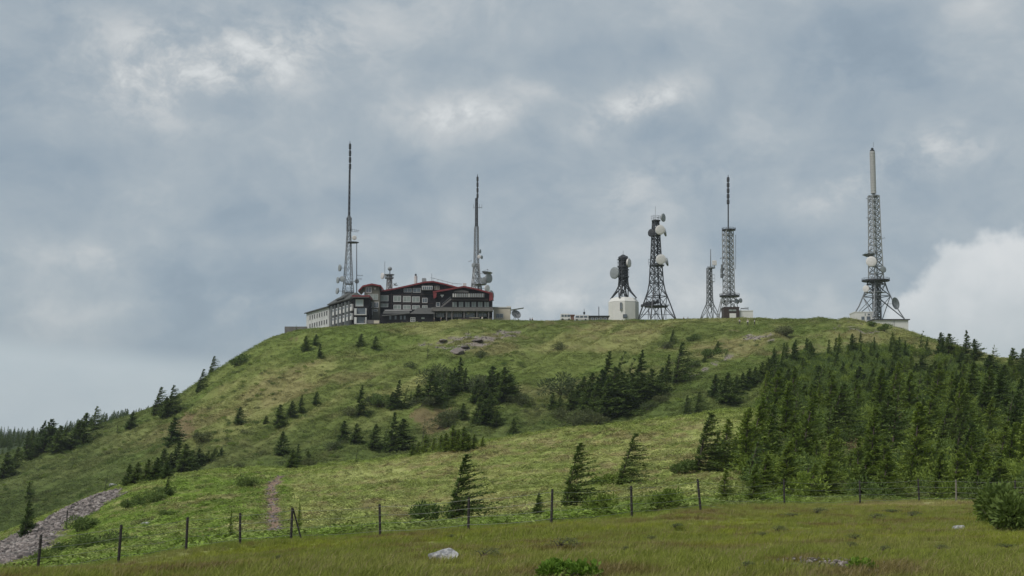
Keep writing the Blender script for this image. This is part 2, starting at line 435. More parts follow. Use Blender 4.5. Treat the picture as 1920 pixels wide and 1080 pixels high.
# ------------------------------------------------------------------ ground sheet
azs = np.concatenate([np.radians(np.linspace(-180, -25, 60)[:-1]), np.radians(np.linspace(-25, 25, 560)), np.radians(np.linspace(25, 180, 60)[1:])])
rs = np.concatenate([np.linspace(.5, 18, 30)[:-1], np.geomspace(18, 70, 150)[:-1], np.geomspace(70, 560, 300)[:-1], np.geomspace(560, 12000, 50)])
AZg, Rg = np.meshgrid(azs, rs)
azc = np.clip(AZg, R(-28), R(28)); rad = Rg / np.cos(azc)
X, Y = rad * np.sin(AZg), rad * np.cos(AZg)
Zt = H(X.ravel(), Y.ravel())
V = np.stack([X.ravel(), Y.ravel(), Zt], 1)
na, nr = len(azs), len(rs)
ii, jj = np.meshgrid(np.arange(nr - 1), np.arange(na - 1), indexing='ij')
a0 = (ii * na + jj).ravel()
F = np.stack([a0, a0 + 1, a0 + na + 1, a0 + na], 1)
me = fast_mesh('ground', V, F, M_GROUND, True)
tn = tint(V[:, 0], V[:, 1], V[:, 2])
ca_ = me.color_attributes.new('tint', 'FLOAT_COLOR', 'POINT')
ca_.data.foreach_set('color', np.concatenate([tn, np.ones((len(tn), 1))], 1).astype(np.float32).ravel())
me.update()
gob = link('ground', me); tag(gob, 'grassy mountain slope rising from the meadow to the summit plateau', None, None, 'structure')
# close the small hole under the camera
cme = fast_mesh('ground_patch', np.concatenate([[[0, 0, 0.0]], V[:na]]), np.stack([np.zeros(na - 1, int), np.arange(1, na), np.arange(2, na + 1)], 1)[:, [0, 2, 1]], M_GROUND, True)
ca_ = cme.color_attributes.new('tint', 'FLOAT_COLOR', 'POINT')
ca_.data.foreach_set('color', np.tile([.13, .14, .04, 1.0], na + 1).astype(np.float32))
tag(link('ground', cme), 'patch of grassy ground at the viewpoint', None, None, 'structure')

# ------------------------------------------------------------------ scattering ground cover that nobody could count (one object each)
def cover_mat(name, sheen, lo=.75, hi=1.25):
    m, k, b, nt = newmat(name)
    at = nt.nodes.new('ShaderNodeAttribute'); at.attribute_type = 'INSTANCER'; at.attribute_name = 'tint'
    oi = nt.nodes.new('ShaderNodeObjectInfo')
    geo = nt.nodes.new('ShaderNodeNewGeometry')
    v = k.m('MULTIPLY', k.m('ADD', lo, k.m('MULTIPLY', oi.outputs['Random'], hi - lo)),
            k.m('ADD', .8, k.m('MULTIPLY', k.noise(geo.outputs['Position'], 9.0, 3), .4)))
    nt.links.new(k.vm('SCALE', at.outputs['Color'], sc=v), b.inputs['Base Color'])
    b.inputs['Roughness'].default_value = .75; b.inputs['Specular IOR Level'].default_value = sheen
    tb = nt.nodes.new('ShaderNodeBsdfTranslucent'); mx = nt.nodes.new('ShaderNodeMixShader'); mx.inputs[0].default_value = .35
    nt.links.new(b.inputs['Base Color'].links[0].from_socket, tb.inputs[0]); nt.links.new(b.outputs[0], mx.inputs[1]); nt.links.new(tb.outputs[0], mx.inputs[2])
    nt.links.new(mx.outputs[0], nt.nodes['Material Output'].inputs[0])
    return m
def scatter(name, pts, scl, rot, tn, variants, mats, rng):
    n0 = len(pts); V = [pts]; F = []; part = [np.full(n0, -1)]; mi = []; off = n0
    for k, (v, f, mk) in enumerate(variants):
        V.append(v); F.append(np.asarray(f) + off); part.append(np.full(len(v), k)); mi.append(np.full(len(f), mk)); off += len(v)
    V = np.concatenate(V); F = np.concatenate(F)
    me = fast_mesh(name, V, F)
    for m_ in mats: me.materials.append(m_)
    me.polygons.foreach_set('material_index', np.concatenate(mi).astype(np.int32))
    ext = off - n0
    def attr(nm, ty, key, arr, comps=1):
        a = me.attributes.new(nm, ty, 'POINT')
        full = np.concatenate([arr, np.zeros((ext,) + arr.shape[1:])]).astype(np.int32 if ty == 'INT' else np.float32)
        a.data.foreach_set(key, full.ravel())
    a = me.attributes.new('part', 'INT', 'POINT'); a.data.foreach_set('value', np.concatenate(part).astype(np.int32))
    attr('scl', 'FLOAT', 'value', scl); attr('rot', 'FLOAT_VECTOR', 'vector', rot)
    attr('pick', 'INT', 'value', rng.integers(0, len(variants), n0))
    attr('tint', 'FLOAT_COLOR', 'color', np.concatenate([tn, np.ones((n0, 1))], 1))
    o = link(name, me)
    ng = bpy.data.node_groups.new(name, 'GeometryNodeTree')
    ng.interface.new_socket('Geometry', in_out='INPUT', socket_type='NodeSocketGeometry')
    ng.interface.new_socket('Geometry', in_out='OUTPUT', socket_type='NodeSocketGeometry')
    N, L = ng.nodes, ng.links
    gi = N.new('NodeGroupInput'); go = N.new('NodeGroupOutput')
    def named(nm, ty):
        n = N.new('GeometryNodeInputNamedAttribute'); n.data_type = ty; n.inputs['Name'].default_value = nm
        return n.outputs['Attribute']
    pa = named('part', 'INT')
    def sel(k):
        c = N.new('FunctionNodeCompare'); c.data_type = 'INT'; c.operation = 'EQUAL'
        L.new(pa, c.inputs[2]); c.inputs[3].default_value = k
        s = N.new('GeometryNodeSeparateGeometry'); s.domain = 'POINT'
        L.new(gi.outputs[0], s.inputs[0]); L.new(c.outputs[0], s.inputs[1]); return s.outputs[0]
    g2 = N.new('GeometryNodeGeometryToInstance')
    for k in range(len(variants)):
        gk = N.new('GeometryNodeGeometryToInstance'); L.new(sel(k), gk.inputs[0])
        if k == 0: jn = N.new('GeometryNodeJoinGeometry')
        L.new(gk.outputs[0], jn.inputs[0])
    N.remove(g2)
    ip = N.new('GeometryNodeInstanceOnPoints'); L.new(sel(-1), ip.inputs['Points']); L.new(jn.outputs[0], ip.inputs['Instance'])
    ip.inputs['Pick Instance'].default_value = True
    L.new(named('pick', 'INT'), ip.inputs['Instance Index'])
    e2 = N.new('FunctionNodeEulerToRotation'); L.new(named('rot', 'FLOAT_VECTOR'), e2.inputs[0]); L.new(e2.outputs[0], ip.inputs['Rotation'])
    L.new(named('scl', 'FLOAT'), ip.inputs['Scale'])
    L.new(ip.outputs[0], go.inputs[0])
    md = o.modifiers.new('scatter', 'NODES'); md.node_group = ng
    return o

def blades(seed, n, h0, h1_, spread, width, lean, curl=.35):
    r = np.random.default_rng(seed); V, F = [], []
    for i in range(n):
        a = r.uniform(0, 2 * np.pi); q = spread * math.sqrt(r.random()); bx, by = q * math.cos(a), q * math.sin(a)
        h = r.uniform(h0, h1_); fa = r.uniform(0, 2 * np.pi); wv = np.array([math.cos(fa), math.sin(fa), 0]) * width * r.uniform(.7, 1.3) * .5
        ln = np.array([lean + r.normal(0, curl), r.normal(0, curl), 0]) * h
        b0 = np.array([bx, by, -.04]); m_ = b0 + ln * .3 + [0, 0, h * .6]; t_ = b0 + ln + [0, 0, h * (1 - .25 * abs(ln[0]) / h)]
        k = len(V); V += [b0 - wv, b0 + wv, m_ + wv * .8, m_ - wv * .8, t_]
        F += [[k, k + 1, k + 2], [k, k + 2, k + 3], [k + 3, k + 2, k + 4]]
    return np.array(V), np.array(F)
def leaf_clump(seed, n, rad, hgt, ll, lw, lean):
    r = np.random.default_rng(seed); V, F = [], []
    for i in range(n):
        a = r.uniform(0, 2 * np.pi); q = rad * math.sqrt(r.random()); c = np.array([q * math.cos(a), q * math.sin(a), hgt * r.uniform(.35, 1) * (1 - .5 * (q / rad) ** 2)])
        fa = r.normal(0, 1.3); el = r.uniform(-.5, .45)
        d = np.array([math.cos(fa) * math.cos(el) + lean, math.sin(fa) * math.cos(el), math.sin(el)]); d /= np.linalg.norm(d)
        s = np.cross(d, [0, 0, 1]); s /= np.linalg.norm(s); s = s * math.cos(r.normal(0, .5)) + np.array([0, 0, 1]) * r.normal(0, .3)
        L = ll * r.uniform(.7, 1.2); wv = s * lw * .5
        k = len(V); V += [c - d * L * .4, c + wv, c + d * L * .6, c - wv]
        F += [[k, k + 1, k + 2], [k, k + 2, k + 3]]
    return np.array(V), np.array(F)

def sample(n, d0, d1, power=0.0, tmax=.395):
    """random places in the wedge of ground in view, d0..d1 metres ahead; density falls as 1/d**power"""
    u = RNG.random(n); e = 2 - power
    d = (d0 ** e + u * (d1 ** e - d0 ** e)) ** (1 / e) if abs(e) > 1e-6 else d0 * (d1 / d0) ** u
    t = RNG.uniform(-tmax, tmax, n)
    x = t * d; y = d
    return x, y, H(x, y)
fence_t = Dk[4]
FOREST_PX = [(1428,765),(1440,715),(1452,668),(1500,645),(1560,640),(1640,632),(1700,652),(1760,668),(1850,696),(1930,712),(2120,740),(2120,941),(1480,941),(1398,928),(1392,890),(1425,850)]
CLEAR_PX = [[(1572,828),(1596,812),(1630,826),(1615,856),(1578,856)],[(1652,782),(1682,764),(1697,775),(1690,800),(1662,808)],[(1700,674),(1758,668),(1758,692),(1705,692)],[(1800,672),(1860,680),(1862,700),(1808,695)]]
def not_bare(x, y, z, keep_scree=True):
    pa, sc, ro, ba = zone_weights(x, y, z)
    r = RNG.random(len(x))
    return (pa < .5) & (sc < .5) & (ro < .5 + 0 * r) & (r > ba * .6)

M_GRASS = cover_mat('meadow_grass', .25, .70, 1.35)
M_STRAW = plain('dry_straw', (.25, .20, .10), .8)
M_SASA = cover_mat('bamboo_grass_leaf', .4, .5, 1.6)
M_TUSS = cover_mat('hill_grass', .2, .65, 1.35)
# meadow
x, y, z = sample(125000, 12, 92, 1.1, .56)
ft = np.interp(x / y, tgrid, fence_t)
keep = (y < ft + 6) & ((fbm(x, y, 1.1, 3, .6, 31) > .36) | (RNG.random(len(x)) < .35))
for ex_, ey_, er_ in [(*ray_ground(832, 1049, 20)[:2], .55), (*ray_ground(832, 1062, 20)[:2], .40), (*ray_ground(1797, 996, 20)[:2], .35), (*ray_ground(1797, 1002, 20)[:2], .3), (*ray_ground(1560, 1064, 18)[:2], .7)]:
    keep &= np.hypot(x - ex_, (y - ey_) * .7) > er_
x, y, z = x[keep], y[keep], z[keep]
rot = np.stack([RNG.normal(0, .1, len(x)), RNG.normal(0.05, .1, len(x)), RNG.normal(0, .5, len(x))], 1)
scl = (.55 + .75 * fbm(x, y, 3.5, 3, .5, 32)) * RNG.uniform(.6, 1.0, len(x)) * (1 + .002 * y)
tag(scatter('meadow_grass', np.stack([x, y, z], 1), scl, rot, tint(x, y, z) * np.array([1.18, 1.12, 1.0]),
    [(*blades(s, 34, .08, .24, .16, .010, .20), 0) for s in range(7)] + [(*blades(9, 8, .18, .33, .2, .006, .2), 1)], [M_GRASS, M_STRAW], RNG), 'wind-blown meadow grass in front of the fence', None, None, 'stuff')
# green strip and bamboo grass on the middle slope
x, y, z = sample(132000, 50, 215, .9, .50)
ft = np.interp(x / y, tgrid, fence_t)
keep = (y > ft + 3) & not_bare(x, y, z)
x, y, z = x[keep], y[keep], z[keep]
rot = np.stack([RNG.normal(0, .15, len(x)), RNG.normal(0, .15, len(x)), RNG.normal(0, .6, len(x))], 1)
scl = (.45 + .9 * fbm(x, y, 4, 3, .5, 33)) * RNG.choice([.6, .9, 1.5], len(x), p=[.35, .45, .2])
tag(scatter('bamboo_grass', np.stack([x, y, z], 1), scl, rot, tint(x, y, z) * 1.15,
    [(*leaf_clump(s, 30, .36, .26, .19, .065, .4), 0) for s in range(4)], [M_SASA], RNG), 'low bamboo grass covering the middle slope', None, None, 'stuff')
# tussocks on the big hill
x, y, z = sample(138000, 212, 500, 1.0, .46)
px, py = project(x, y, z)
keep = not_bare(x, y, z) & (y < np.interp(x / y, tgrid, dtop) + 25) & ~(in_poly(px, py, FOREST_PX) & (RNG.random(len(x)) < .6))
x, y, z = x[keep], y[keep], z[keep]
rot = np.stack([RNG.normal(0, .15, len(x)), RNG.normal(0, .15, len(x)), RNG.normal(0, .6, len(x))], 1)
scl = (.5 + 1.1 * fbm(x, y, 6, 3, .5, 34)) * RNG.uniform(.6, 1.25, len(x))
tag(scatter('hill_grass', np.stack([x, y, z], 1), scl, rot, tint(x, y, z) * 1.12,
    [(*leaf_clump(50 + s, 30, 1.0, .16, .42, .10, .9), 0) for s in range(4)], [M_TUSS], RNG), 'wind-combed grass tussocks on the big hillside', None, None, 'stuff')

# ------------------------------------------------------------------ trees
def foliage_mat(name, lo, hi):
    m, k, b, nt = newmat(name)
    oi = nt.nodes.new('ShaderNodeObjectInfo'); geo = nt.nodes.new('ShaderNodeNewGeometry')
    n = k.noise(geo.outputs['Position'], 1.6, 4, .6)
    f = k.m('ADD', k.m('MULTIPLY', oi.outputs['Random'], .45), k.m('MULTIPLY', n, .65))
    nt.links.new(k.ramp(f, [(.2, lo), (.85, hi)]), b.inputs['Base Color'])
    b.inputs['Roughness'].default_value = .7; b.inputs['Specular IOR Level'].default_value = .25
    tb = nt.nodes.new('ShaderNodeBsdfTranslucent'); mx = nt.nodes.new('ShaderNodeMixShader'); mx.inputs[0].default_value = .3
    nt.links.new(b.inputs['Base Color'].links[0].from_socket, tb.inputs[0]); nt.links.new(b.outputs[0], mx.inputs[1]); nt.links.new(tb.outputs[0], mx.inputs[2])
    nt.links.new(mx.outputs[0], nt.nodes['Material Output'].inputs[0])
    return m
M_FIR = foliage_mat('fir_needles', (.056, .102, .026), (.150, .205, .048))
M_LARCH = foliage_mat('larch_needles', (.115, .175, .026), (.235, .300, .055))
M_BRUSH = foliage_mat('heath_twigs', (.065, .095, .032), (.14, .15, .06))
M_BRIGHT = foliage_mat('young_leaves', (.10, .19, .02), (.22, .32, .045))
M_BARK = plain('bark', (.085, .07, .055), .9, var=.3, nscale=6)

def tube(V, F, pts, rad, sides=4):
    """tapering limb along pts"""
    k0 = len(V); pts = [np.asarray(p, float) for p in pts]
    for i, p in enumerate(pts):
        t = pts[min(i + 1, len(pts) - 1)] - pts[max(i - 1, 0)]; t = t / (np.linalg.norm(t) + 1e-9)
        a = np.cross(t, [0, 0, 1] if abs(t[2]) < .9 else [1, 0, 0]); a /= np.linalg.norm(a); b_ = np.cross(t, a)
        for s in range(sides):
            q = 2 * math.pi * s / sides; V.append(p + rad[i] * (a * math.cos(q) + b_ * math.sin(q)))
    for i in range(len(pts) - 1):
        for s in range(sides):
            s2 = (s + 1) % sides; b0 = k0 + i * sides
            F.append([b0 + s, b0 + s2, b0 + sides + s2]); F.append([b0 + s, b0 + sides + s2, b0 + sides + s])

def conifer(seed, Ht=5.0, Wd=1.3, flag=.6, nb=70, tw=.34, tww=.10, gaps=.15, bent=.25, low=.03, pw=.8, tw_n=9, up=.15, top=1.0):
    r = np.random.default_rng(seed); V, F = [], []; TV, TF = [], []
    cx = lambda h: bent * (h ** 1.7) * Wd
    wob = r.normal(0, .03, 3) * 0
    tp = [np.array([cx(h) + wob[0] * math.sin(5 * h), wob[1] * math.sin(4 * h), h * Ht]) for h in np.linspace(-.03, .99, 21)]
    tube(TV, TF, tp, [.015 * Ht * (1 - .93 * q) for q in np.linspace(0, 1, 21)], 5)
    gapc = r.uniform(.15, .85, 3)
    for i in range(nb):
        h = low + (1 - low) * ((i + r.random()) / nb) ** 1.15
        h = min(h, .985)
        if h > top and r.random() < .8: continue
        if any(abs(h - g) < .02 for g in gapc) and r.random() < gaps * 4: continue
        if r.random() < gaps: continue
        a = r.uniform(0, 2 * math.pi); wgt = 1 + flag * math.cos(a)
        if r.random() < flag * .35 and math.cos(a) < 0: continue
        L = Wd * ((1 - h) ** pw + .06) * wgt * r.uniform(.55, 1.15)
        if L < .08: L = .08
        el = up + .35 * h ** 2 - .10 * (1 - h) + r.normal(0, .2)
        d = np.array([math.cos(a) * math.cos(el), math.sin(a) * math.cos(el), math.sin(el)])
        p = np.array([cx(h), 0, h * Ht]); pts = [p.copy()]; n = 5
        for s in range(n):
            d2 = d + np.array([flag * .28 * (s + 1) / n, 0, .06 * flag - .02 * (1 - h)]); d2 /= np.linalg.norm(d2)
            p = p + d2 * L / n; pts.append(p.copy()); d = d2
        tube(TV, TF, [pts[0], pts[2], pts[4]], [.006 * Ht * (1 - h * .6), .004 * Ht, .0015 * Ht], 3)
        k_tw = max(2, int(tw_n * (.35 + L / Wd)))
        for q in range(k_tw):
            f = ((q + r.random()) / k_tw) ** .8; s = min(int(f * n), n - 1); c = pts[s] + (pts[s + 1] - pts[s]) * (f * n - s)
            bd = pts[s + 1] - pts[s]; bd /= np.linalg.norm(bd)
            side = np.cross(bd, [0, 0, 1]); side /= np.linalg.norm(side) + 1e-9
            for sg in (-1, 1):
                dd = bd * r.uniform(.4, 1.1) + side * sg * r.uniform(.2, 1.0) + np.array([.25 * flag, 0, r.normal(.12, .42)])
                dd /= np.linalg.norm(dd)
                ln = tw * r.uniform(.6, 1.25) * (1 - .35 * f) * (1 - .6 * h)
                nn = np.array([r.normal(0, .45), r.normal(0, .45), 1.0]); wv = np.cross(dd, nn); wv /= np.linalg.norm(wv) + 1e-9
                wv = wv * tww * r.uniform(.6, 1.2) * .5
                k = len(V); V += [c, c + dd * ln * .45 + wv, c + dd * ln, c + dd * ln * .45 - wv]
                F += [[k, k + 1, k + 2], [k, k + 2, k + 3]]
    # leader
    k = len(V); t_ = tp[-1]
    for q in range(8):
        a = q * 2.4; dd = np.array([math.cos(a) * .35 + .15, math.sin(a) * .35, 1]); c = t_ - [0, 0, .1 + q * .05]
        k = len(V); wv = np.array([-math.sin(a), math.cos(a), 0]) * tww * .35
        V += [c, c + dd * .12 + wv, c + dd * .3, c + dd * .12 - wv]; F += [[k, k + 1, k + 2], [k, k + 2, k + 3]]
    return (np.array(V), np.array(F)), (np.array(TV), np.array(TF))
def shrub(seed, Ht=1.0, Wd=.9, n=1300, ll=.16, lw=.07, swept=.2, stems=9):
    r = np.random.default_rng(seed); V, F, TV, TF = [], [], [], []
    lobes = [(np.array([r.normal(0, .42) * Wd, r.normal(0, .42) * Wd, Ht * r.uniform(.35, .72)]), r.uniform(.28, .48)) for _ in range(7)]
    for i in range(n):
        c0, rr = lobes[r.integers(len(lobes))]; u = r.normal(size=3); u /= np.linalg.norm(u); q = r.random() ** .35 * rr
        c = c0 + u * q * np.array([Wd, Wd, Ht]); c[2] = max(c[2], .02); c[0] += swept * c[2]
        dd = u + np.array([swept, 0, .35]) + r.normal(0, .4, 3); dd /= np.linalg.norm(dd)
        wv = np.cross(dd, r.normal(size=3)); wv /= np.linalg.norm(wv); wv *= lw * .5 * r.uniform(.7, 1.3); L = ll * r.uniform(.6, 1.3)
        k = len(V); V += [c, c + dd * L * .5 + wv, c + dd * L, c + dd * L * .5 - wv]; F += [[k, k + 1, k + 2], [k, k + 2, k + 3]]
    for i in range(stems):
        c0, rr = lobes[i % len(lobes)]; e = c0 + r.normal(0, .15, 3) * Wd
        tube(TV, TF, [np.array([r.normal(0, .05), r.normal(0, .05), -.05]), e * .55 + [0, 0, .05], e], [.02, .013, .005], 3)
    return (np.array(V), np.array(F)), (np.array(TV), np.array(TF))

def kit(prefix, gens, fm):
    out = []
    for i, (fo, st_) in enumerate(gens):
        out.append((fast_mesh(prefix + '_crown', fo[0], fo[1], fm), fast_mesh(prefix + '_trunk', st_[0], st_[1], M_BARK)))
    return out
RAW = {
 'flag': [conifer(s, pw=.95, flag=.85, Wd=1.9, nb=185, gaps=.03, bent=.18, tw=.42, tww=.11, tw_n=14) for s in (1, 2, 3, 4)],
 'fir': [conifer(s, pw=1.0, flag=.35, Wd=1.35, nb=150, gaps=.02, bent=.12, tw=.42, tww=.14, tw_n=14) for s in (11, 12, 13, 14)] + [conifer(s, pw=.8, flag=.6, Wd=1.5, nb=100, gaps=.2, bent=.3, tw=.42, tww=.13, tw_n=11, top=.86) for s in (15, 16)],
 'wide': [conifer(s, flag=.45, Wd=2.0, nb=150, gaps=.03, bent=.15, tw=.50, tww=.18, tw_n=15, pw=.85) for s in (21, 22, 23)],
 'larch': [conifer(s, flag=.25, Wd=1.5, nb=150, gaps=.04, bent=.10, tw=.38, tww=.12, tw_n=14, up=.4, pw=.9) for s in (31, 32, 33)],
 'thin': [conifer(s, flag=.6, Wd=.9, nb=80, gaps=.12, bent=.2, tw=.32, tww=.08, tw_n=9) for s in (41, 42)],
}
KIT = {'flag': kit('windswept', RAW['flag'], M_FIR), 'fir': kit('fir', RAW['fir'], M_FIR), 'wide': kit('wide_fir', RAW['wide'], M_FIR),
       'larch': kit('larch', RAW['larch'], M_LARCH), 'thin': kit('sapling', RAW['thin'], M_FIR),
       'greenflag': kit('green_windswept', RAW['flag'][:3], M_LARCH),
       'shrub': kit('shrub', [shrub(s) for s in (51, 52, 53)], M_FIR),
       'brush': kit('brush', [shrub(s, n=1000, ll=.2, lw=.05) for s in (61, 62, 63)], M_BRUSH),
       'larchshrub': kit('larch_shrub', [shrub(s, Ht=1.0, Wd=.7, ll=.17, lw=.05) for s in (71, 72, 73)], M_LARCH)}
REFH = {'shrub': 1.0, 'brush': 1.0, 'larchshrub': 1.0}
CNAME = {'larch': 'larch_tree', 'greenflag': 'larch_tree', 'shrub': 'shrub', 'brush': 'shrub', 'larchshrub': 'shrub'}
tr = random.Random(5)
def plant(kind, x, y, z, h, label, group=None, tilt=0.0, wide=1.0, rz=None):
    cr, tk = KIT[kind][tr.randrange(len(KIT[kind]))]
    nm = CNAME.get(kind, 'fir_tree'); bush = nm == 'shrub'
    o = empty(nm, (x, y, z - .03), label, 'shrub' if bush else 'tree', group)
    s = h / REFH.get(kind, 5.0)
    o.scale = (s * wide, s * wide, s); o.rotation_euler = (0, tilt, tr.uniform(-.45, .45) if rz is None else rz)
    link('trunk' if not bush else 'stem', tk, o); link('crown' if not bush else 'foliage', cr, o)
    return o
def T(tx, ty, bx, by, kind, label, group=None, wide=None, dmin=60):
    if wide is None: wide = {'wide': 1.3, 'fir': 1.15, 'larch': 1.5, 'flag': 1.25}.get(kind, 1.0)
    x, y, z = ray_ground(bx, by, dmin)
    h = math.hypot(by - ty, (tx - bx)) / FPX * y
    ti = math.atan2(tx - bx, max(by - ty, 1)) * .85 if kind not in REFH else 0
    return plant(kind, x, y, z, h, label, group, ti, wide)

G1 = 'conifers on the far left shoulder'
far_tree = [
 (398,662,393,700,'flag','combed windswept conifer on the left skyline, highest up the shoulder',None),
 (378,692,370,737,'flag','dark windswept conifer with a skirt on the left skyline, just below the highest one',None),
 (297,727,287,782,'flag','taller of two ragged windswept conifers standing together on the left skyline',None),
 (322,723,315,777,'flag','thin-topped windswept conifer right of its ragged twin on the left skyline',None),
 (310,745,304,785,'wide','low dark conifer tucked between the two ragged ones on the left skyline',None),
 (247,773,240,806,'wide','squat bushy conifer alone on the left shoulder beside the skyline',None),
 (180,763,172,808,'flag','tall pointed conifer above the dark clump on the far left shoulder',None),
 (158,777,148,835,'wide','broad dark conifer heading the clump on the far left shoulder',None),
 (145,790,134,842,'wide','bushy conifers in the dark clump on the far left shoulder',G1),
 (95,787,80,850,'wide','bushy conifers in the dark clump on the far left shoulder',G1),
 (86,790,70,842,'fir','bushy conifers in the dark clump on the far left shoulder',G1),
 (110,800,100,850,'wide','bushy conifers in the dark clump on the far left shoulder',G1),
 (62,808,55,855,'fir','bushy conifers in the dark clump on the far left shoulder',G1),
 (125,800,118,840,'fir','bushy conifers in the dark clump on the far left shoulder',G1),
 (50,810,47,862,'fir','pointed conifer at the left end of the far left clump',None),
 (30,840,25,880,'wide','low conifers at the left edge below the far left clump',G1 + ' edge'),
 (10,850,4,900,'wide','low conifers at the left edge below the far left clump',G1 + ' edge'),
 (220,788,219,812,'thin','small snag-like sapling on the far left shoulder',None),
 (323,783,317,838,'wide','tall spreading conifer standing alone below the left skyline',None),
]
G2 = 'dark conifers in the hollow above the scree'
for a in [(303,843,301,893),(330,830,328,885),(345,835,340,888),(318,850,316,888),(360,845,352,884),(372,842,366,878),(292,858,286,902),(275,862,270,905),(258,868,250,908),(240,872,236,912),(310,865,306,900)]:
    far_tree.append((*a, 'wide', 'dark bushy conifer in the hollow above the scree slope', G2))
G3 = 'low conifers trailing right of the hollow'
for a in [(403,840,396,866),(390,845,384,872),(415,840,410,860),(380,852,374,876)]:
    far_tree.append((*a, 'wide', 'low conifer in the row trailing up and right of the hollow', G3))
far_tree += [
 (200,890,196,922,'thin','sapling at the lower left of the hollow above the scree',None),
 (448,763,445,796,'wide','lone squat conifer on the open grass left of the hill, well below the hotel',None),
 (498,780,496,796,'wide','very small conifer left of the bushy one on the open hillside',None),
 (522,763,519,806,'wide','bushy conifer at the lower end of a short uphill row under the hotel',None),
 (547,752,543,781,'wide','second conifer from the bottom of the short uphill row under the hotel',None),
 (565,743,562,776,'fir','third conifer from the bottom of the short uphill row under the hotel',None),
 (593,737,590,760,'wide','top conifer of the short uphill row under the hotel',None),
 (527,810,524,854,'wide','lone layered conifer just above the green crest, over the path',None),
 (547,843,543,878,'wide','left of three conifers huddled on the green crest',None),
 (558,833,556,872,'fir','middle and tallest of three conifers huddled on the green crest',None),
 (575,846,576,873,'wide','right of three conifers huddled on the green crest',None),
 (555,608,554,622,'thin','tiny sapling beside the low wall at the left end of the plateau',None),
 (572,630,569,660,'wide','bushy conifer high on the slope below the white hotel wing',None),
 (592,627,589,648,'wide','smaller conifer right of the bushy one below the white hotel wing',None),
 (600,645,598,672,'fir','narrow conifer under the pair below the white hotel wing',None),
 (677,627,671,651,'wide','small conifer high on the slope under the hotel corner',None),
 (703,632,701,656,'wide','small conifer right of its neighbour high under the hotel corner',None),
 (802,643,801,674,'thin','thin sapling on the slope left of the rock ledge',None),
 (878,618,877,636,'thin','tiny sapling standing in the grey rocks under the hotel',None),
 (677,722,672,779,'fir','tall pointed conifer alone at mid slope under the hotel',None),
 (643,790,639,829,'wide','left of a pair of small conifers above the green crest',None),
 (667,796,663,832,'wide','right of a pair of small conifers above the green crest',None),
 (703,797,698,841,'wide','left of a row of conifers above the green crest, with a spreading foot',None),
 (724,800,719,840,'fir','small conifer squeezed beside the tallest one above the green crest',None),
 (739,776,733,848,'fir','tallest dark conifer of the row above the green crest',None),
 (752,786,748,846,'wide','bushy conifer right against the tallest of the row above the green crest',None),
 (670,836,667,868,'thin','sparse sapling on the green crest under the pair of small conifers',None),
 (741,845,740,858,'thin','tiny sapling at the foot of the tallest conifer above the crest',None),
 (795,787,792,834,'thin','dark thin sapling left of the yellow-green row',None),
 (962,787,959,817,'wide','lone small conifer on the crest right of the yellow-green row',None),
]
G4 = 'dark conifers in the mid-slope band under the hotel'
for a in [(748,713,742,766),(762,722,757,766),(735,735,730,768),(783,722,780,756),(770,735,768,760),(807,697,802,756),(820,705,816,752),(830,688,826,748),(843,700,838,742),(862,672,858,731),(852,690,846,736),(872,690,870,734)]:
    far_tree.append((*a, 'wide' if a[0] % 2 else 'fir', 'dark conifer in the long band at mid slope under the hotel', G4))
G5 = 'dark conifers in the clump right of the mid-slope band'
for a in [(893,713,889,758),(905,722,902,752),(920,688,916,756),(932,700,928,756),(942,690,940,756),(955,702,953,748),(898,745,893,798),(917,740,912,790),(907,752,903,795),(930,770,926,802)]:
    far_tree.append((*a, 'wide', 'dark conifer in the clump below the rock ledge', G5))
far_tree.append((867,758,865,788,'wide','single conifer left of the clump below the rock ledge',None))
G6 = 'yellow-green larches on the crest in front of the hill'
for a in [(773,832,771,858),(784,828,782,856),(797,815,794,854),(813,822,811,851),(826,815,824,850),(835,812,833,850),(848,798,846,849),(858,806,856,848),(868,800,866,848),(878,815,876,846),(889,815,886,845),(905,818,903,841)]:
    far_tree.append((*a, 'larch', 'yellow-green larch in the row standing on the crest', G6))
G7 = 'dark conifers in the big clump below the white tower building'
for a in [(1035,737,1032,769),(1050,742,1046,772),(1070,733,1067,770),(1082,722,1078,762),(1093,706,1089,762),(1108,700,1100,770),(1143,660,1128,748),(1127,695,1113,776),(1166,658,1152,752),(1150,690,1140,782),(1138,712,1128,785),(1185,672,1172,754),(1163,700,1156,776),(1203,657,1196,742),(1182,700,1176,764),(1200,702,1194,760),(1219,692,1214,752),(1232,705,1228,744),(1117,722,1112,782),(1100,730,1096,775),(1172,715,1166,770),(1210,712,1206,756)]:
    far_tree.append((*a, 'fir' if a[1] < 680 else 'wide', 'dark conifer in the big clump on the slope below the white tower building', G7))
far_tree += [
 (1274,643,1267,722,'flag','tallest conifer right of the big clump, with a bare pointed top',None),
 (1254,666,1249,718,'fir','conifer between the big clump and the tallest one on its right',None),
 (1290,662,1284,712,'fir','conifer leaning right beside the tallest one, by the streak of rocks',None),
 (1240,690,1236,736,'wide','low conifer closing the right end of the big clump',None),
 (1261,618,1257,645,'flag','small windswept conifer near the summit, with a low tail to its left',None),
 (1347,640,1342,663,'wide','small dark conifer above the streak of rocks near the summit',None),
 (1323,664,1319,681,'wide','small round conifer on the streak of rocks',None),
 (1287,741,1284,778,'flag','left of two slim conifers just above the light green crest',None),
 (1309,736,1305,776,'flag','right of two slim conifers just above the light green crest',None),
 (1427,739,1426,760,'thin','thin sapling beside the left edge of the right-hand wood',None),
]
G8 = 'conifers trailing from the right-hand wood'
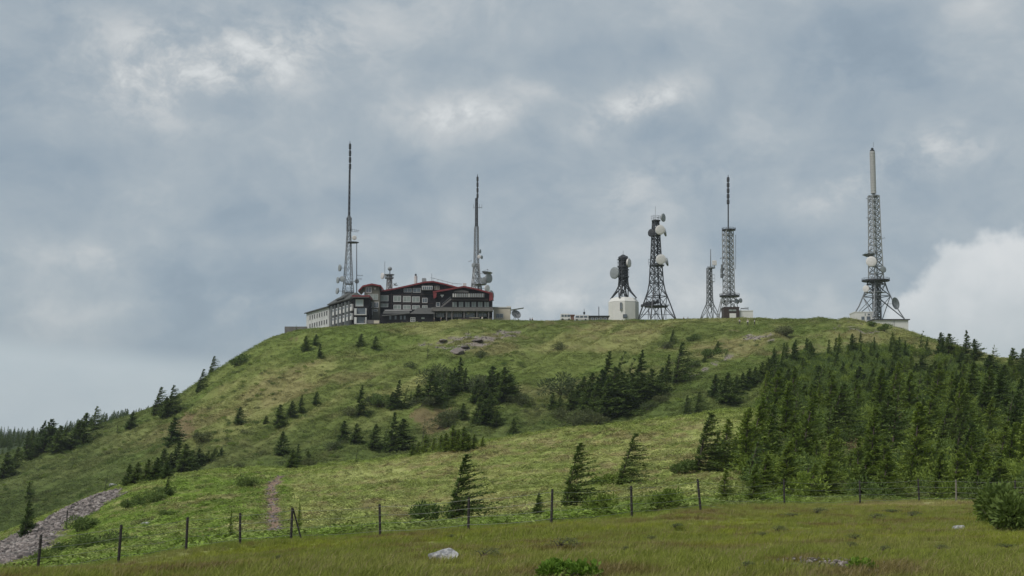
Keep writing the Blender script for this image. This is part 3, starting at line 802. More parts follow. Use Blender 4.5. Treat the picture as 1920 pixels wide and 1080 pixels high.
for a in [(1341,704,1338,748),(1362,700,1358,758),(1352,712,1349,750),(1380,704,1377,738),(1392,700,1389,732),(1404,692,1401,726),(1416,688,1413,722),(1428,680,1424,716),(1440,672,1436,714),(1450,664,1446,708)]:
    far_tree.append((*a, 'wide', 'conifer in the tail that runs down left from the right-hand wood', G8))
far_tree += [
 (1729,621,1724,664,'fir','conifer poking over the right skyline, nearest to the white-based mast',None),
 (1762,624,1764,672,'wide','left of a pair of conifers on the right skyline',None),
 (1777,626,1779,676,'wide','right of a pair of conifers on the right skyline',None),
 (1812,620,1812,674,'fir','tallest layered conifer on the right skyline',None),
 (1825,636,1827,678,'wide','lower conifer right against the tallest on the right skyline',None),
 (1861,647,1862,692,'fir','pointed conifer by itself low on the right skyline',None),
 (1897,654,1897,702,'wide','pale conifer near the right edge on the skyline',None),
 (1917,654,1918,702,'wide','conifer cut by the right edge on the skyline',None),
]
for a in far_tree: T(*a[:5], a[5], a[6])
# middle slope trees, nearer
T(864,854,847,984,'flag','windswept conifer behind the fence left of centre, bare stem on its left side',None,1.2)
T(800,945,797,986,'shrub','dark shrub at the foot of the windswept conifer left of centre',None,1.0)
T(1080,832,1060,960,'flag','windswept conifer with two stems behind the fence post right of centre',None,1.15)
T(1010,925,1002,973,'wide','low bushy conifer left of the two-stemmed windswept conifer',None,.9)
T(1188,814,1162,914,'flag','most ragged windswept conifer, alone on the pale slope',None,1.2)
T(1325,775,1308,888,'flag','tall windswept conifer at the lower left corner of the right-hand wood',None,1.35)
T(1285,865,1283,890,'shrub','shrub spreading left from the corner conifer of the right-hand wood',None,1.3)
T(1132,890,1130,915,'larchshrub','low green skirt of foliage left of the most ragged conifer',None,1.5)
for a in [(1364,788,1358,880),(1398,772,1392,870),(1345,815,1340,880),(1380,820,1376,872),(1420,790,1412,865)]:
    T(*a, 'larch', 'olive green conifer in the loose row right of the corner conifer', 'olive conifers at the corner of the right-hand wood')
T(1242,918,1241,958,'larchshrub','round green shrub standing alone between two fence posts',None,1.2)
T(1120,928,1118,966,'larchshrub','loose pale green shrub between fence posts, left of the round one',None,1.3)
T(1361,882,1356,945,'larch','olive young larch against the fence, left end of the fence-side growth',None,1.5)
T(1416,872,1412,944,'larch','olive young larch with a dark heart against the fence',None,1.5)
T(432,962,430,1021,'larch','thin pale young larch beside a fence post on the left',None,.55)
T(560,945,558,1005,'larch','scrubby young larch just behind the braced fence post',None,.6)
T(457,893,456,916,'shrub','dark round shrub on the green slope left of the path',None,1.2)
T(437,868,437,880,'brush','flat-topped dark shrub on the crest left of the path',None,1.4)
T(313,895,309,932,'flag','windswept conifer on the slope above the scree, trailing foliage',None,1.0)
for a in [(285,922,284,942),(262,930,262,948),(240,938,240,956),(300,915,300,934)]:
    T(*a, 'shrub', 'dark shrub in the string beside the conifer above the scree', 'shrubs strung out above the scree', 1.3)
T(240,930,236,958,'thin','sapling among the shrubs above the scree',None,1.0)
T(310,958,310,970,'shrub','low dark shrub by itself in the green above the fence',None,1.6)
T(262,972,262,986,'brush','brown heath patch with a pale stone in the green above the fence',None,2.0)
T(52,905,49,942,'wide','bluish conifer behind the top of the scree at the left edge',None,.9)
T(50,940,44,1006,'wide','dark broad conifer standing on the upper edge of the scree',None,.8)
T(150,970,148,998,'shrub','dark shrub on the right edge of the scree',None,1.3)
T(78,1034,76,1062,'shrub','dark shrub at the foot of the leftmost fence post',None,1.2)
T(172,1004,172,1034,'shrub','largest dark shrub between the two leftmost posts',None,1.8)
T(210,1000,210,1024,'brush','brown shrub right of the largest one between the two leftmost posts',None,1.6)
T(112,1020,110,1040,'shrub','small shrub on the lower edge of the scree',None,1.3)
SH = [(380,812,380,830,'brush'),(617,828,617,846,'brush'),(713,742,713,764,'shrub'),(697,745,697,760,'brush'),(835,776,834,798,'brush'),(820,786,820,806,'brush'),(845,766,845,786,'brush'),(902,660,902,672,'brush'),(1048,645,1048,658,'brush'),(1300,628,1300,640,'shrub'),(1463,610,1463,628,'brush'),(1475,616,1475,630,'brush'),(455,668,450,686,'shrub'),
      (1245,640,1243,654,'brush'),(1055,706,1054,740,'brush'),(975,740,975,760,'brush'),(958,735,957,752,'brush'),(770,680,770,690,'brush'),(890,700,889,735,'brush'),(1100,770,1100,790,'brush'),(1080,775,1080,800,'brush'),(1120,780,1120,798,'brush'),(1050,768,1050,786,'brush'),(655,765,655,780,'brush'),(1632,604,1632,612,'shrub'),(1658,610,1658,622,'shrub'),(820,690,820,720,'brush'),(788,745,788,764,'brush'),(1240,742,1240,756,'brush'),(1210,752,1210,770,'brush'),(1330,655,1330,672,'shrub'),(1295,676,1295,690,'brush'),(575,862,575,876,'brush')]
SHL = ['flat dark shrub on the brown grass under the spreading lone conifer','small dark shrub below the pair of small conifers','dark round shrub left of the mid-slope band','brown shrub left of the dark round one at mid slope',
 'largest shrub in the reddish brush under the mid-slope band','left shrub in the reddish brush under the mid-slope band','upper shrub in the reddish brush under the mid-slope band','dark flat shrub right under the rock ledge','flat dark shrub on the open grass under the white vehicles','small bush near the summit right of the little windswept conifer',
 'dark broad bush on the summit slope under the people','smaller bush against the dark broad one on the summit slope','bush near the left skyline under the hotel end','brushy tail left of the small windswept conifer near the summit','brown snag-like bush at the left end of the big clump',
 'lefthand brown brush right of the clump below the ledge','righthand brown brush right of the clump below the ledge','small dark bush on the grass left of the ledge','reddish bush between the band and the clump','third brown brush at the foot of the big clump, counting from the left','fourth brown brush at the foot of the big clump, counting from the left','first brown brush at the foot of the big clump, counting from the left','second brown brush at the foot of the big clump, counting from the left',
 'brown bush at the foot of the tall pointed conifer','left of two tiny bushes before the white base of the right mast','right of two tiny bushes before the white base of the right mast','lefthand brush inside the mid-slope band','righthand brush inside the mid-slope band','lefthand brush at the right foot of the big clump','righthand brush at the right foot of the big clump','bush in the rock streak near the summit','brown bush low on the rock streak','brush beside the conifers huddled on the crest']
for s, lb in zip(SH, SHL):
    T(*s[:5], lb, 'brush on the hillside: ' + lb if SHL.count(lb) > 1 else None, 1.35)

# the wood on the right hillside
cand = []
x = RNG.uniform(10, 150, 30000); y = np.sqrt(RNG.uniform(80 ** 2, 345 ** 2, 30000)); z = H(x, y)
px, py = project(x, y, z)
ok = in_poly(px, py, FOREST_PX) & (px < 1975)
for c in CLEAR_PX: ok &= ~in_poly(px, py, c)
ok &= (y > np.interp(x / y, tgrid, fence_t) + 5)
order = np.argsort(y[ok]); x, y, z, px, py = x[ok], y[ok], z[ok], px[ok], py[ok]
taken = []
for i in range(len(x)):
    sp_ = 2.5 if y[i] < 98 else (3.9 if y[i] < 150 else (4.6 if y[i] < 220 else 4.9))
    if all((x[i] - q[0]) ** 2 + (y[i] - q[1]) ** 2 > sp_ * sp_ for q in taken):
        taken.append((x[i], y[i], z[i], px[i], py[i]))
taken.sort(key=lambda q: q[1])
FG = {0: ('larch', 'olive young larch packed along the fence in front of the right-hand wood', 'young larches along the fence'),
      1: (None, 'conifer in the dense near part of the right-hand wood', 'conifers in the near part of the wood'),
      2: (None, 'conifer in the middle of the right-hand wood', 'conifers in the middle of the wood'),
      3: (None, 'conifer in the upper right-hand wood below the skyline', 'conifers in the upper part of the wood')}
rest = []
for n_, q in enumerate(taken):
    if n_ >= 290: rest.append(q); continue
    b_ = 0 if q[1] < 98 else (1 if q[1] < 135 else (2 if q[1] < 210 else 3))
    kind, lb, gr = FG[b_]
    patch = fbm(np.array([q[0]]), np.array([q[1]]), 14, 2, .5, 41)[0]
    if kind is None: kind = tr.choice(['larch', 'larch', 'larch', 'fir']) if patch > .5 else tr.choice(['fir', 'flag', 'wide', 'larch', 'fir'])
    if b_ == 3: kind = tr.choice(['fir', 'wide', 'wide', 'larch'])
    h = tr.uniform(1.5, 3.4) if b_ == 0 else (tr.choice([tr.uniform(2.4, 4.5), tr.uniform(4.2, 7.0)]) if b_ < 3 else tr.uniform(1.8, 4.0))
    if b_ == 1 and q[1] < 108: h *= .8
    if b_ == 0 and kind == 'larch' and tr.random() < .25: kind = 'fir'
    if kind in ('fir', 'wide', 'flag'):
        lb2 = lb.replace('olive young larch', 'dark young fir').replace('conifer', 'dark conifer'); gr2 = 'dark ' + gr
    else: lb2 = lb.replace('conifer', 'yellow-green conifer'); gr2 = 'yellow-green ' + gr
    plant(kind, q[0], q[1], q[2], h, lb2, gr2, tr.uniform(0, .2), tr.uniform(1.6, 2.3) if b_ == 0 else tr.uniform(1.05, 1.5) * (1.25 if b_ == 3 else 1))
print('forest', len(taken), 'rest', len(rest))
def tree_var(kind, i, sc=1.0, step=1):
    (v, f), (tv, tf) = RAW[kind][i]
    if step > 1:
        q = len(f) // 2; idx = np.arange(0, q, step); f = np.concatenate([f[idx * 2], f[idx * 2 + 1]])
    return v * sc, f
def wood(name, pts, hs, kinds, label, tn=None):
    n = len(pts); pts = np.asarray(pts, float)
    rot = np.stack([np.zeros(n), RNG.uniform(0, .1, n), RNG.uniform(-.5, .5, n)], 1)
    vs = []
    for kd, i, stp, mi in kinds:
        v, f = tree_var(kd, i, 1 / 5.0, stp); vs.append((v, f, mi))
        (_, _), (tv, tf) = RAW[kd][i]
    tag(scatter(name, pts, np.asarray(hs, float), rot, np.ones((n, 3)), vs, [M_FIR, M_LARCH], RNG), label, None, None, 'stuff')
if rest:
    rr = np.array([q[:3] for q in rest])
    wood('far_wood', rr, RNG.uniform(3.6, 5.4, len(rr)), [('fir', 0, 1, 0), ('wide', 1, 1, 0), ('fir', 2, 1, 0), ('larch', 1, 1, 1)], 'mass of conifers in the upper right-hand wood too dense to count')

# scrub dotted over the big hill
x, y, z = sample(9000, 225, 470, 1.0); px, py = project(x, y, z)
cl = fbm(x, y, 22, 3, .55, 71); w_left = 1 - sst(px, 250, 520)
k_ = (cl + .12 * w_left + .07 * (py > 720) > .60) & not_bare(x, y, z) & (py > 640) & ~in_poly(px, py, FOREST_PX)
x, y, z = x[k_][:900], y[k_][:900], z[k_][:900]; n = len(x); print('scrub', n)
sv = [(*shrub(s, Ht=.7, Wd=1.0, n=240, ll=.24, lw=.09, swept=.3, stems=2)[0], m_) for s, m_ in ((101, 0), (102, 0), (103, 1), (104, 2))]
tag(scatter('hill_scrub', np.stack([x, y, z], 1), RNG.uniform(.35, 1.15, n), np.stack([np.zeros(n), np.zeros(n), RNG.uniform(-3, 3, n)], 1), np.ones((n, 3)), sv, [M_FIR, M_BRUSH, M_LARCH], RNG), 'low scrub dotted in drifts over the big hillside', None, None, 'stuff')
# low growth between the trees of the wood
x = RNG.uniform(10, 150, 16000); y = np.sqrt(RNG.uniform(80 ** 2, 345 ** 2, 16000)); z = H(x, y); px, py = project(x, y, z)
k_ = in_poly(px, py, FOREST_PX) & (y > np.interp(x / y, tgrid, fence_t) + 3) & (fbm(x, y, 8, 3, .5, 61) > .44)
for c in CLEAR_PX: k_ &= ~in_poly(px, py, c)
x, y, z = x[k_][:4200], y[k_][:4200], z[k_][:4200]; n = len(x)
us = [(*shrub(s, Ht=1.0, Wd=.8, n=420, ll=.17, lw=.06, swept=.2, stems=2)[0], 0) for s in (55, 56)] + [(*shrub(s, Ht=1.0, Wd=.8, n=420, ll=.16, lw=.055, swept=.2, stems=2)[0], 1) for s in (57, 58)]
tag(scatter('undergrowth', np.stack([x, y, z], 1), RNG.uniform(.5, 2.0, n), np.stack([np.zeros(n), np.zeros(n), RNG.uniform(-3, 3, n)], 1), np.ones((n, 3)), us, [M_FIR, M_LARCH], RNG), 'tangled low growth between the trees of the right-hand wood', None, None, 'stuff')

# wooded spur and blue hill beyond the left shoulder
def ridge(name, crest, d, depth, drop, label, n_tree, hgt):
    xs = np.array([a for a, b in crest], float); ys = np.array([b for a, b in crest], float)
    g = np.linspace(xs[0], xs[-1], 160); yy = np.interp(g, xs, ys)
    yy = np.convolve(np.pad(yy, 6, mode='edge'), np.ones(13) / 13, 'valid')
    prof = [(-depth, -drop), (-depth * .5, -drop * .45), (-depth * .15, -drop * .06), (0, 0), (depth * .4, -drop * .3), (depth * 1.2, -drop)]
    V = []
    for dz_, zz in prof:
        for a, b in zip(g, yy):
            p = W(a, b, d); V.append((p.x * (d + dz_) / d, d + dz_, p.z + zz))
    V = np.array(V); V[:, 2] += (fbm(V[:, 0], V[:, 1], 40, 3, .5, 51) - .5) * 4
    n = len(g); F = []
    for i in range(len(prof) - 1):
        for j in range(n - 1): F.append([i * n + j, i * n + j + 1, (i + 1) * n + j + 1, (i + 1) * n + j])
    me = fast_mesh(name, V, np.array(F), M_GROUND, True)
    c_ = me.color_attributes.new('tint', 'FLOAT_COLOR', 'POINT'); c_.data.foreach_set('color', np.tile([.05, .07, .03, 1], len(V)).astype(np.float32))
    tag(link(name, me), label, None, None, 'structure')
    i = RNG.uniform(0, 3.0, n_tree); i = np.where(RNG.random(n_tree) < .5, i, RNG.uniform(1.6, 3.0, n_tree)); j = RNG.uniform(0, n - 1.01, n_tree)
    i0, j0 = i.astype(int), j.astype(int); fi, fj = (i - i0)[:, None], (j - j0)[:, None]
    q = lambda a, b: V[a * n + b]
    i1 = np.minimum(i0 + 1, len(prof) - 1)
    P_ = (q(i0, j0) * (1 - fj) + q(i0, j0 + 1) * fj) * (1 - fi) + (q(i1, j0) * (1 - fj) + q(i1, j0 + 1) * fj) * fi
    wood('wooded_ridge' if d < 900 else 'distant_wood', P_ - [0, 0, .3], RNG.uniform(hgt * .6, hgt * 1.25, n_tree), [('fir', 0, 2, 0), ('wide', 0, 2, 0), ('fir', 3, 2, 0)], label + ', its conifers')
ridge('spur', [(-420, 860), (-60, 838), (0, 832), (60, 820), (120, 806), (180, 794), (240, 784), (300, 776), (345, 772), (420, 800)], 640, 130, 26, 'wooded spur behind the left shoulder', 900, 4.6)
ridge('far_hill', [(-700, 800), (-200, 806), (0, 818), (50, 824), (110, 836), (300, 870), (500, 900)], 1500, 500, 110, 'dark blue wooded hill far off at the left edge', 2600, 11)

# ------------------------------------------------------------------ mesh collector
class MB:
    def __init__(s, org=(0, 0, 0)): s.V, s.F, s.o = [], [], np.array(org, float)
    def add(s, V, F):
        k = len(s.V); s.V += [tuple(np.array(v, float) - s.o) for v in V]; s.F += [[i + k for i in f] for f in F]; return s
    def box(s, x0, x1, y0, y1, z0, z1):
        return s.add([(x0,y0,z0),(x1,y0,z0),(x1,y1,z0),(x0,y1,z0),(x0,y0,z1),(x1,y0,z1),(x1,y1,z1),(x0,y1,z1)],
                     [(0,3,2,1),(4,5,6,7),(0,1,5,4),(1,2,6,5),(2,3,7,6),(3,0,4,7)])
    def frame3(s, t):
        t = np.array(t, float); t /= np.linalg.norm(t)
        a = np.cross(t, [0, 0, 1] if abs(t[2]) < .95 else [1, 0, 0]); a /= np.linalg.norm(a); return t, a, np.cross(t, a)
    def bar(s, p, q, r, n=4, r2=None, cap=True):
        p, q = np.array(p, float), np.array(q, float); t, a, b = s.frame3(q - p); r2 = r if r2 is None else r2
        V = []; 
        for c, rr in ((p, r), (q, r2)):
            for k in range(n):
                g = 2 * math.pi * (k + .5) / n; V.append(c + rr * (a * math.cos(g) + b * math.sin(g)))
        F = [(k, (k + 1) % n, n + (k + 1) % n, n + k) for k in range(n)]
        if cap: F += [tuple(range(n))[::-1], tuple(range(n, 2 * n))]
        return s.add(V, F)
    def lathe(s, c, t, prof, n=16):
        """prof: (distance along axis t, radius)"""
        t, a, b = s.frame3(t); c = np.array(c, float); V, F = [], []
        for h, r in prof:
            for k in range(n):
                g = 2 * math.pi * k / n; V.append(c + t * h + max(r, 1e-3) * (a * math.cos(g) + b * math.sin(g)))
        for i in range(len(prof) - 1):
            for k in range(n): F.append((i * n + k, i * n + (k + 1) % n, (i + 1) * n + (k + 1) % n, (i + 1) * n + k))
        F += [tuple(range(n))[::-1], tuple(range((len(prof) - 1) * n, len(prof) * n))]
        return s.add(V, F)
    def prism(s, pts, dep, y=None):
        """pts: list of 3D points of a front polygon, extruded dep metres away from the viewer"""
        n = len(pts); V = [np.array(p) for p in pts] + [np.array(p) + np.array([0, dep, 0]) for p in pts]
        F = [tuple(range(n)), tuple(range(n, 2 * n))[::-1]] + [(i, i + n, (i + 1) % n + n, (i + 1) % n) for i in range(n)]
        return s.add(V, F)
    def build(s, name, mat, parent=None, smooth=False, kind=None, label=None, bevel=0):
        me = bpy.data.meshes.new(name); me.from_pydata(s.V, [], s.F)
        bm = bmesh.new(); bm.from_mesh(me); bmesh.ops.recalc_face_normals(bm, faces=bm.faces)
        if bevel: bmesh.ops.bevel(bm, geom=bm.edges[:], offset=bevel, segments=2, affect='EDGES', profile=.6)
        bm.to_mesh(me); bm.free()
        me.materials.append(mat)
        if smooth: me.polygons.foreach_set('use_smooth', [True] * len(me.polygons))
        o = link(name, me, parent)
        if parent is None and np.any(s.o): o.location = s.o
        return tag(o, label, None, None, kind)

M_STEEL = plain('galvanised_steel', (.30, .31, .32), .55, .1, .2)
M_DARKST = plain('dark_painted_steel', (.045, .048, .055), .6, .1, .25)
M_MIDST = plain('weathered_steel', (.16, .17, .18), .6, .1, .25)
M_CYL = plain('aerial_grey', (.36, .36, .355), .6, 0, .08)
M_DISH = plain('dish_white', (.60, .58, .57), .5, 0, .08)
M_DISHG = plain('dish_grey', (.24, .26, .27), .5, 0, .12)
M_WHITE = plain('white_render', (.62, .61, .58), .8, 0, .06, .4)
M_CREAM = plain('cream_render', (.52, .47, .38), .8, 0, .12, .5)
M_WING = plain('pale_wing_wall', (.52, .52, .52), .8, 0, .2, .6)
M_DKWALL = plain('dark_timber_wall', (.021, .019, .022), .8, 0, .3, 1.2, spec=.12)
M_OLIVE = plain('olive_wall', (.13, .125, .10), .75, 0, .2, .8)
M_RED = plain('red_roof', (.18, .026, .03), .55, 0, .2, .8)
M_SLATE = plain('grey_roof', (.075, .075, .070), .7, 0, .25, .9)
M_FRAMEW = plain('window_frame_white', (.50, .49, .48), .6, 0, .1)
M_PANE = plain('window_glass', (.10, .12, .14), .12, 0, .2, .8, spec=.7)
M_PANEL = plain('curtained_glass', (.24, .27, .25), .25, 0, .15, .9, spec=.6)
M_STONE = plain('grey_stone', (.15, .14, .135), .85, 0, .25, 1.0, .5)
M_BRICKD = plain('dark_brown_wall', (.05, .035, .03), .8, 0, .3)
M_POST = plain('fence_post', (.035, .03, .028), .85, 0, .35, 8)
M_WIRE = plain('fence_wire', (.30, .30, .28), .5, .3, .1)
M_TIMBER = plain('grey_timber', (.20, .18, .15), .85, 0, .25, 4)
mr, kr, br, nr_ = newmat('lichen_rock'); M_ROCK = mr
g_ = nr_.nodes.new('ShaderNodeTexCoord')
a_ = kr.noise(g_.outputs['Object'], 5.0, 8, .65, .4); b_ = kr.noise(g_.outputs['Object'], 22, 5, .7)
nr_.links.new(kr.ramp(kr.m('ADD', kr.m('MULTIPLY', a_, .7), kr.m('MULTIPLY', b_, .3)), [(.36, (.08, .085, .09)), (.47, (.22, .22, .23)), (.55, (.40, .40, .39)), (.64, (.62, .61, .56))]), br.inputs['Base Color'])
br.inputs['Roughness'].default_value = .9
bn = nr_.nodes.new('ShaderNodeBump'); bn.inputs['Strength'].default_value = .7; bn.inputs['Distance'].default_value = .03
nr_.links.new(b_, bn.inputs['Height']); nr_.links.new(bn.outputs[0], br.inputs['Normal'])
mr, kr, br, nr_ = newmat('scree_stone'); M_SCREE = mr
oi_ = nr_.nodes.new('ShaderNodeObjectInfo'); g_ = nr_.nodes.new('ShaderNodeNewGeometry')
nr_.links.new(kr.ramp(kr.m('ADD', kr.m('MULTIPLY', oi_.outputs['Random'], .7), kr.m('MULTIPLY', kr.noise(g_.outputs['Position'], 2.0, 5), .3)), [(.15, (.05, .044, .041)), (.45, (.14, .118, .108)), (.75, (.235, .20, .185)), (.95, (.38, .345, .32))]), br.inputs['Base Color'])
br.inputs['Roughness'].default_value = .9

# ------------------------------------------------------------------ masts
def zpy(py, d): return CAMZ + slope(py) * d
class Mast:
    def __init__(s, name, px, py, d, label, cat, group=None):
        s.d = d; b = W(px, py, d); s.x, s.y = b.x, b.y; s.k = d / FPX; s.px0, s.py0 = px, py
        s.gz = h1(s.x, s.y)
        s.root = empty(name, (s.x, s.y, s.gz), label, cat, group)
        s.org = (s.x, s.y, s.gz)
    def pt(s, px, py, dy=0):
        """point from frame coordinates in the plane of the mast (dy metres behind it)"""
        p = W(px, py, s.d); return np.array([p.x, p.y + dy, p.z])
    def mb(s): return MB(s.org)
    def lattice(s, lev, nsec, rleg, rbr, mat, rot=R(22), cx=None, core=None, horiz=True):
        """lev: (py, half-width px) from bottom to top"""
        cs = abs(math.cos(rot)) + abs(math.sin(rot))
        zs = [zpy(a, s.d) for a, _ in lev]; hw = [b * s.k / cs for _, b in lev]
        def cor(z):
            a = np.interp(z, zs, hw); c = []
            for k in range(4):
                g = rot + math.pi / 4 + k * math.pi / 2
                c.append(np.array([s.x + a * math.sqrt(2) * math.cos(g), s.y + a * math.sqrt(2) * math.sin(g), z]))
            return c
        # sections proportionate to width
        total = []; z = zs[0]
        cuts = [zs[0]]
        while cuts[-1] < zs[-1] - .3:
            cuts.append(min(zs[-1], cuts[-1] + max(1.9, nsec * 2.3 * np.interp(cuts[-1], zs, hw))))
        for k in range(4):
            m_ = s.mb(); zz = sorted(set(zs))
            for a, b in zip(zz[:-1], zz[1:]): m_.bar(cor(a)[k], cor(b)[k], rleg)
            m_.build('leg', mat, s.root)
        m_ = s.mb()
        for a, b in zip(cuts[:-1], cuts[1:]):
            A, B = cor(a), cor(b)
            for k in range(4):
                j = (k + 1) % 4
                m_.bar(A[k], B[j], rbr * 1.3, 3, cap=False); m_.bar(A[j], B[k], rbr * 1.3, 3, cap=False)
                if horiz: m_.bar(B[k], B[j], rbr * 1.3, 3, cap=False)
        m_.build('bracing', mat, s.root, kind='stuff')
        if core:
            m_ = s.mb(); r_ = core * s.k
            for g in range(4):
                q = g * math.pi / 2 + .3; m_.bar((s.x + r_ * math.cos(q), s.y + r_ * math.sin(q), zs[0]), (s.x + r_ * math.cos(q), s.y + r_ * math.sin(q), zs[-1]), rbr * .8)
            z = zs[0]
            while z < zs[-1]:
                for g in range(4):
                    q, q2 = g * math.pi / 2 + .3, (g + 1) * math.pi / 2 + .3
                    m_.bar((s.x + r_ * math.cos(q), s.y + r_ * math.sin(q), z), (s.x + r_ * math.cos(q2), s.y + r_ * math.sin(q2), z + .7), rbr * .5, 3, cap=False)
                z += 2.2
            m_.build('ladder_shaft', mat, s.root, kind='stuff')
    def pole(s, px, py0, py1, r, mat, name='pole', r2=None, n=6):
        s.mb().bar(s.pt(px, py0), s.pt(px, py1), r, n, r2).build(name, mat, s.root)
    def platform(s, px0, px1, py, thick, mat, rail=3.0, n=8, cx=None):
        c = (s.pt(px0, py) + s.pt(px1, py)) / 2; c[1] = s.y; r_ = (px1 - px0) * s.k / 2
        p = s.mb().lathe(c, (0, 0, 1), [(-thick, r_), (0, r_)], n).build('platform', mat, s.root)
        if rail:
            m_ = s.mb(); h = rail * s.k
            for k in range(n):
                a, b = 2 * math.pi * k / n, 2 * math.pi * (k + 1) / n
                A = c + r_ * np.array([math.cos(a), math.sin(a), 0]); B = c + r_ * np.array([math.cos(b), math.sin(b), 0])
                up = np.array([0, 0, h])
                m_.bar(A, A + up, .05, 3); m_.bar(A + up, B + up, .05, 3); m_.bar(A + up * .5, B + up * .5, .04, 3)
            m_.build('railing', mat, p, kind='stuff')
        return p
    def dish(s, px, py, r, face, mat, dy=-1.0, drum=.45, mount=None):
        c = s.pt(px, py, dy); R_ = r * s.k; f = np.array(face, float); f /= np.linalg.norm(f)
        if drum:
            prof = [(-R_ * drum, R_ * .35), (-R_ * drum * .55, R_ * .9), (-R_ * .1, R_), (R_ * .12, R_), (R_ * .2, R_ * .7), (R_ * .24, .01)]
        else:
            prof = [(-R_ * .42, R_ * .1), (-R_ * .30, R_ * .5), (0, R_), (.02, R_ * .97), (-R_ * .24, R_ * .5), (-R_ * .33, .01)]
        o = s.mb().lathe(c, f, prof, 20).build('dish', mat, s.root, smooth=False)
        ax = np.array([s.x, s.y, c[2]])
        s.mb().bar(c - f * R_ * .4, ax + (c - ax) * .15, .09, 4).build('mount', M_MIDST, o)
        if not drum:
            m_ = s.mb(); e = c + f * R_ * .55
            t, a, b = m_.frame3(f)
            for k in range(3):
                g = k * 2.094; m_.bar(c + R_ * .95 * (a * math.cos(g) + b * math.sin(g)), e, .05, 3)
            m_.lathe(e, f, [(-.15, .12), (.15, .18)], 8); m_.build('feed', M_MIDST, o)
        return o
    def stack(s, px, py0, py1, n, hw, mat):
        """stacked broadcast aerial: n slim bulging elements"""
        for k in range(n):
            a = py0 + (py1 - py0) * k / n; b = py0 + (py1 - py0) * (k + .88) / n
            pa, pb = s.pt(px, a), s.pt(px, b); r_ = hw * s.k; L = pb[2] - pa[2]
            o = s.mb().lathe(pa, (0, 0, 1), [(0, r_ * .5), (L * .12, r_ * .95), (L * .5, r_), (L * .92, r_ * .95), (L * 1.06, r_ * .5)], 6).build('aerial', mat, s.root)
        s.mb().bar(s.pt(px, py0 + 2), s.pt(px, py1 - 3), .12, 5).build('pole', mat, s.root)
    def yagi(s, px0, px1, py, tilt, mat, n=5):
        m_ = s.mb(); a, b = s.pt(px0, py, -.5), s.pt(px1, py - tilt, -.5); m_.bar(a, b, .06, 4)
        for k in range(n):
            c = a + (b - a) * (k + .5) / n; m_.bar(c - [0, .8, .5], c + [0, .8, .5], .04, 3)
        m_.build('yagi_aerial', mat, s.root)

CAMF = (-.15, -1, -.12)
# tall mast behind the left wing
t = Mast('broadcast_mast', 652.5, 560, 503, 'tallest lattice mast on the left, behind the hotel corner, with dishes down its left side', 'mast')
t.lattice([(575, 14), (548, 11.5), (530, 9.5), (505, 8), (480, 6.2), (455, 5), (435, 4), (405, 2.6)], 1.4, .16, .06, M_MIDST)
t.lattice([(405, 1.9), (318, 1.4)], 1.6, .11, .06, M_DARKST)
t.stack(656.2, 318, 268, 4, 2.6, M_DARKST)
for py in (411, 418, 425, 431):
    for dx in (-3, 3): t.mb().bar(t.pt(654.5 + dx, py + 3), t.pt(654.5 + dx, py - 3), .38, 6).build('panel_aerial', M_DARKST, t.root)
t.platform(646, 662, 532, .25, M_MIDST); t.platform(643, 663, 548, .3, M_MIDST); t.platform(650, 673, 454, .25, M_DARKST, 0)
t.dish(637.5, 503, 6.5, (-.9, -.5, 0), M_DISHG); t.dish(634, 526, 6, (-.85, -.5, 0), M_DISHG); t.dish(633, 546, 6, (-.8, -.5, .1), M_DISHG)
t.dish(642.5, 524, 5.5, (-.3, -1, 0), M_DISHG, dy=-1.5); t.dish(665, 446.5, 4.5, (.2, -1, 0), M_DISH); t.dish(669.5, 528, 4.4, (.5, -1, 0), M_DISHG)
t.yagi(656, 674, 430, -3, M_DARKST); t.yagi(656, 672, 434, -1, M_MIDST)
# slim pole beside it
t = Mast('aerial_pole', 668.5, 560, 500, 'slim pole just right of the tallest left mast carrying two small side aerials', 'pole')
t.pole(668.8, 575, 455, .20, M_DARKST, r2=.12); t.yagi(669, 681, 517, 0, M_DARKST); t.yagi(669, 679, 523.5, 0, M_DARKST)
# small roof-top tower
t = Mast('relay_tower', 730, 545, 506, 'small relay tower topped by a grey ball peeping over the hotel roof', 'mast')
t.lattice([(556, 6.5), (534, 5.2), (521, 4.6), (514, 4.6)], 1.0, .22, .12, M_STEEL)
t.platform(721.5, 738, 521, .3, M_MIDST, 2.0); t.platform(720, 739.5, 514.5, .3, M_MIDST, 0)
t.pole(731, 514, 507, .18, M_MIDST); t.mb().lathe(t.pt(731, 504, 0), (0, 0, 1), [(-.75, .1), (-.6, .5), (-.2, .8), (.3, .76), (.62, .45), (.75, .05)], 12).build('radome', M_DISHG, t.root, True)
t.dish(717.5, 518, 6, (-.9, -.6, 0), M_DISH); t.dish(742, 534, 5, (.5, -.2, 1), M_DISHG, drum=0); t.pole(721.5, 514, 490, .07, M_MIDST, 'whip_aerial')
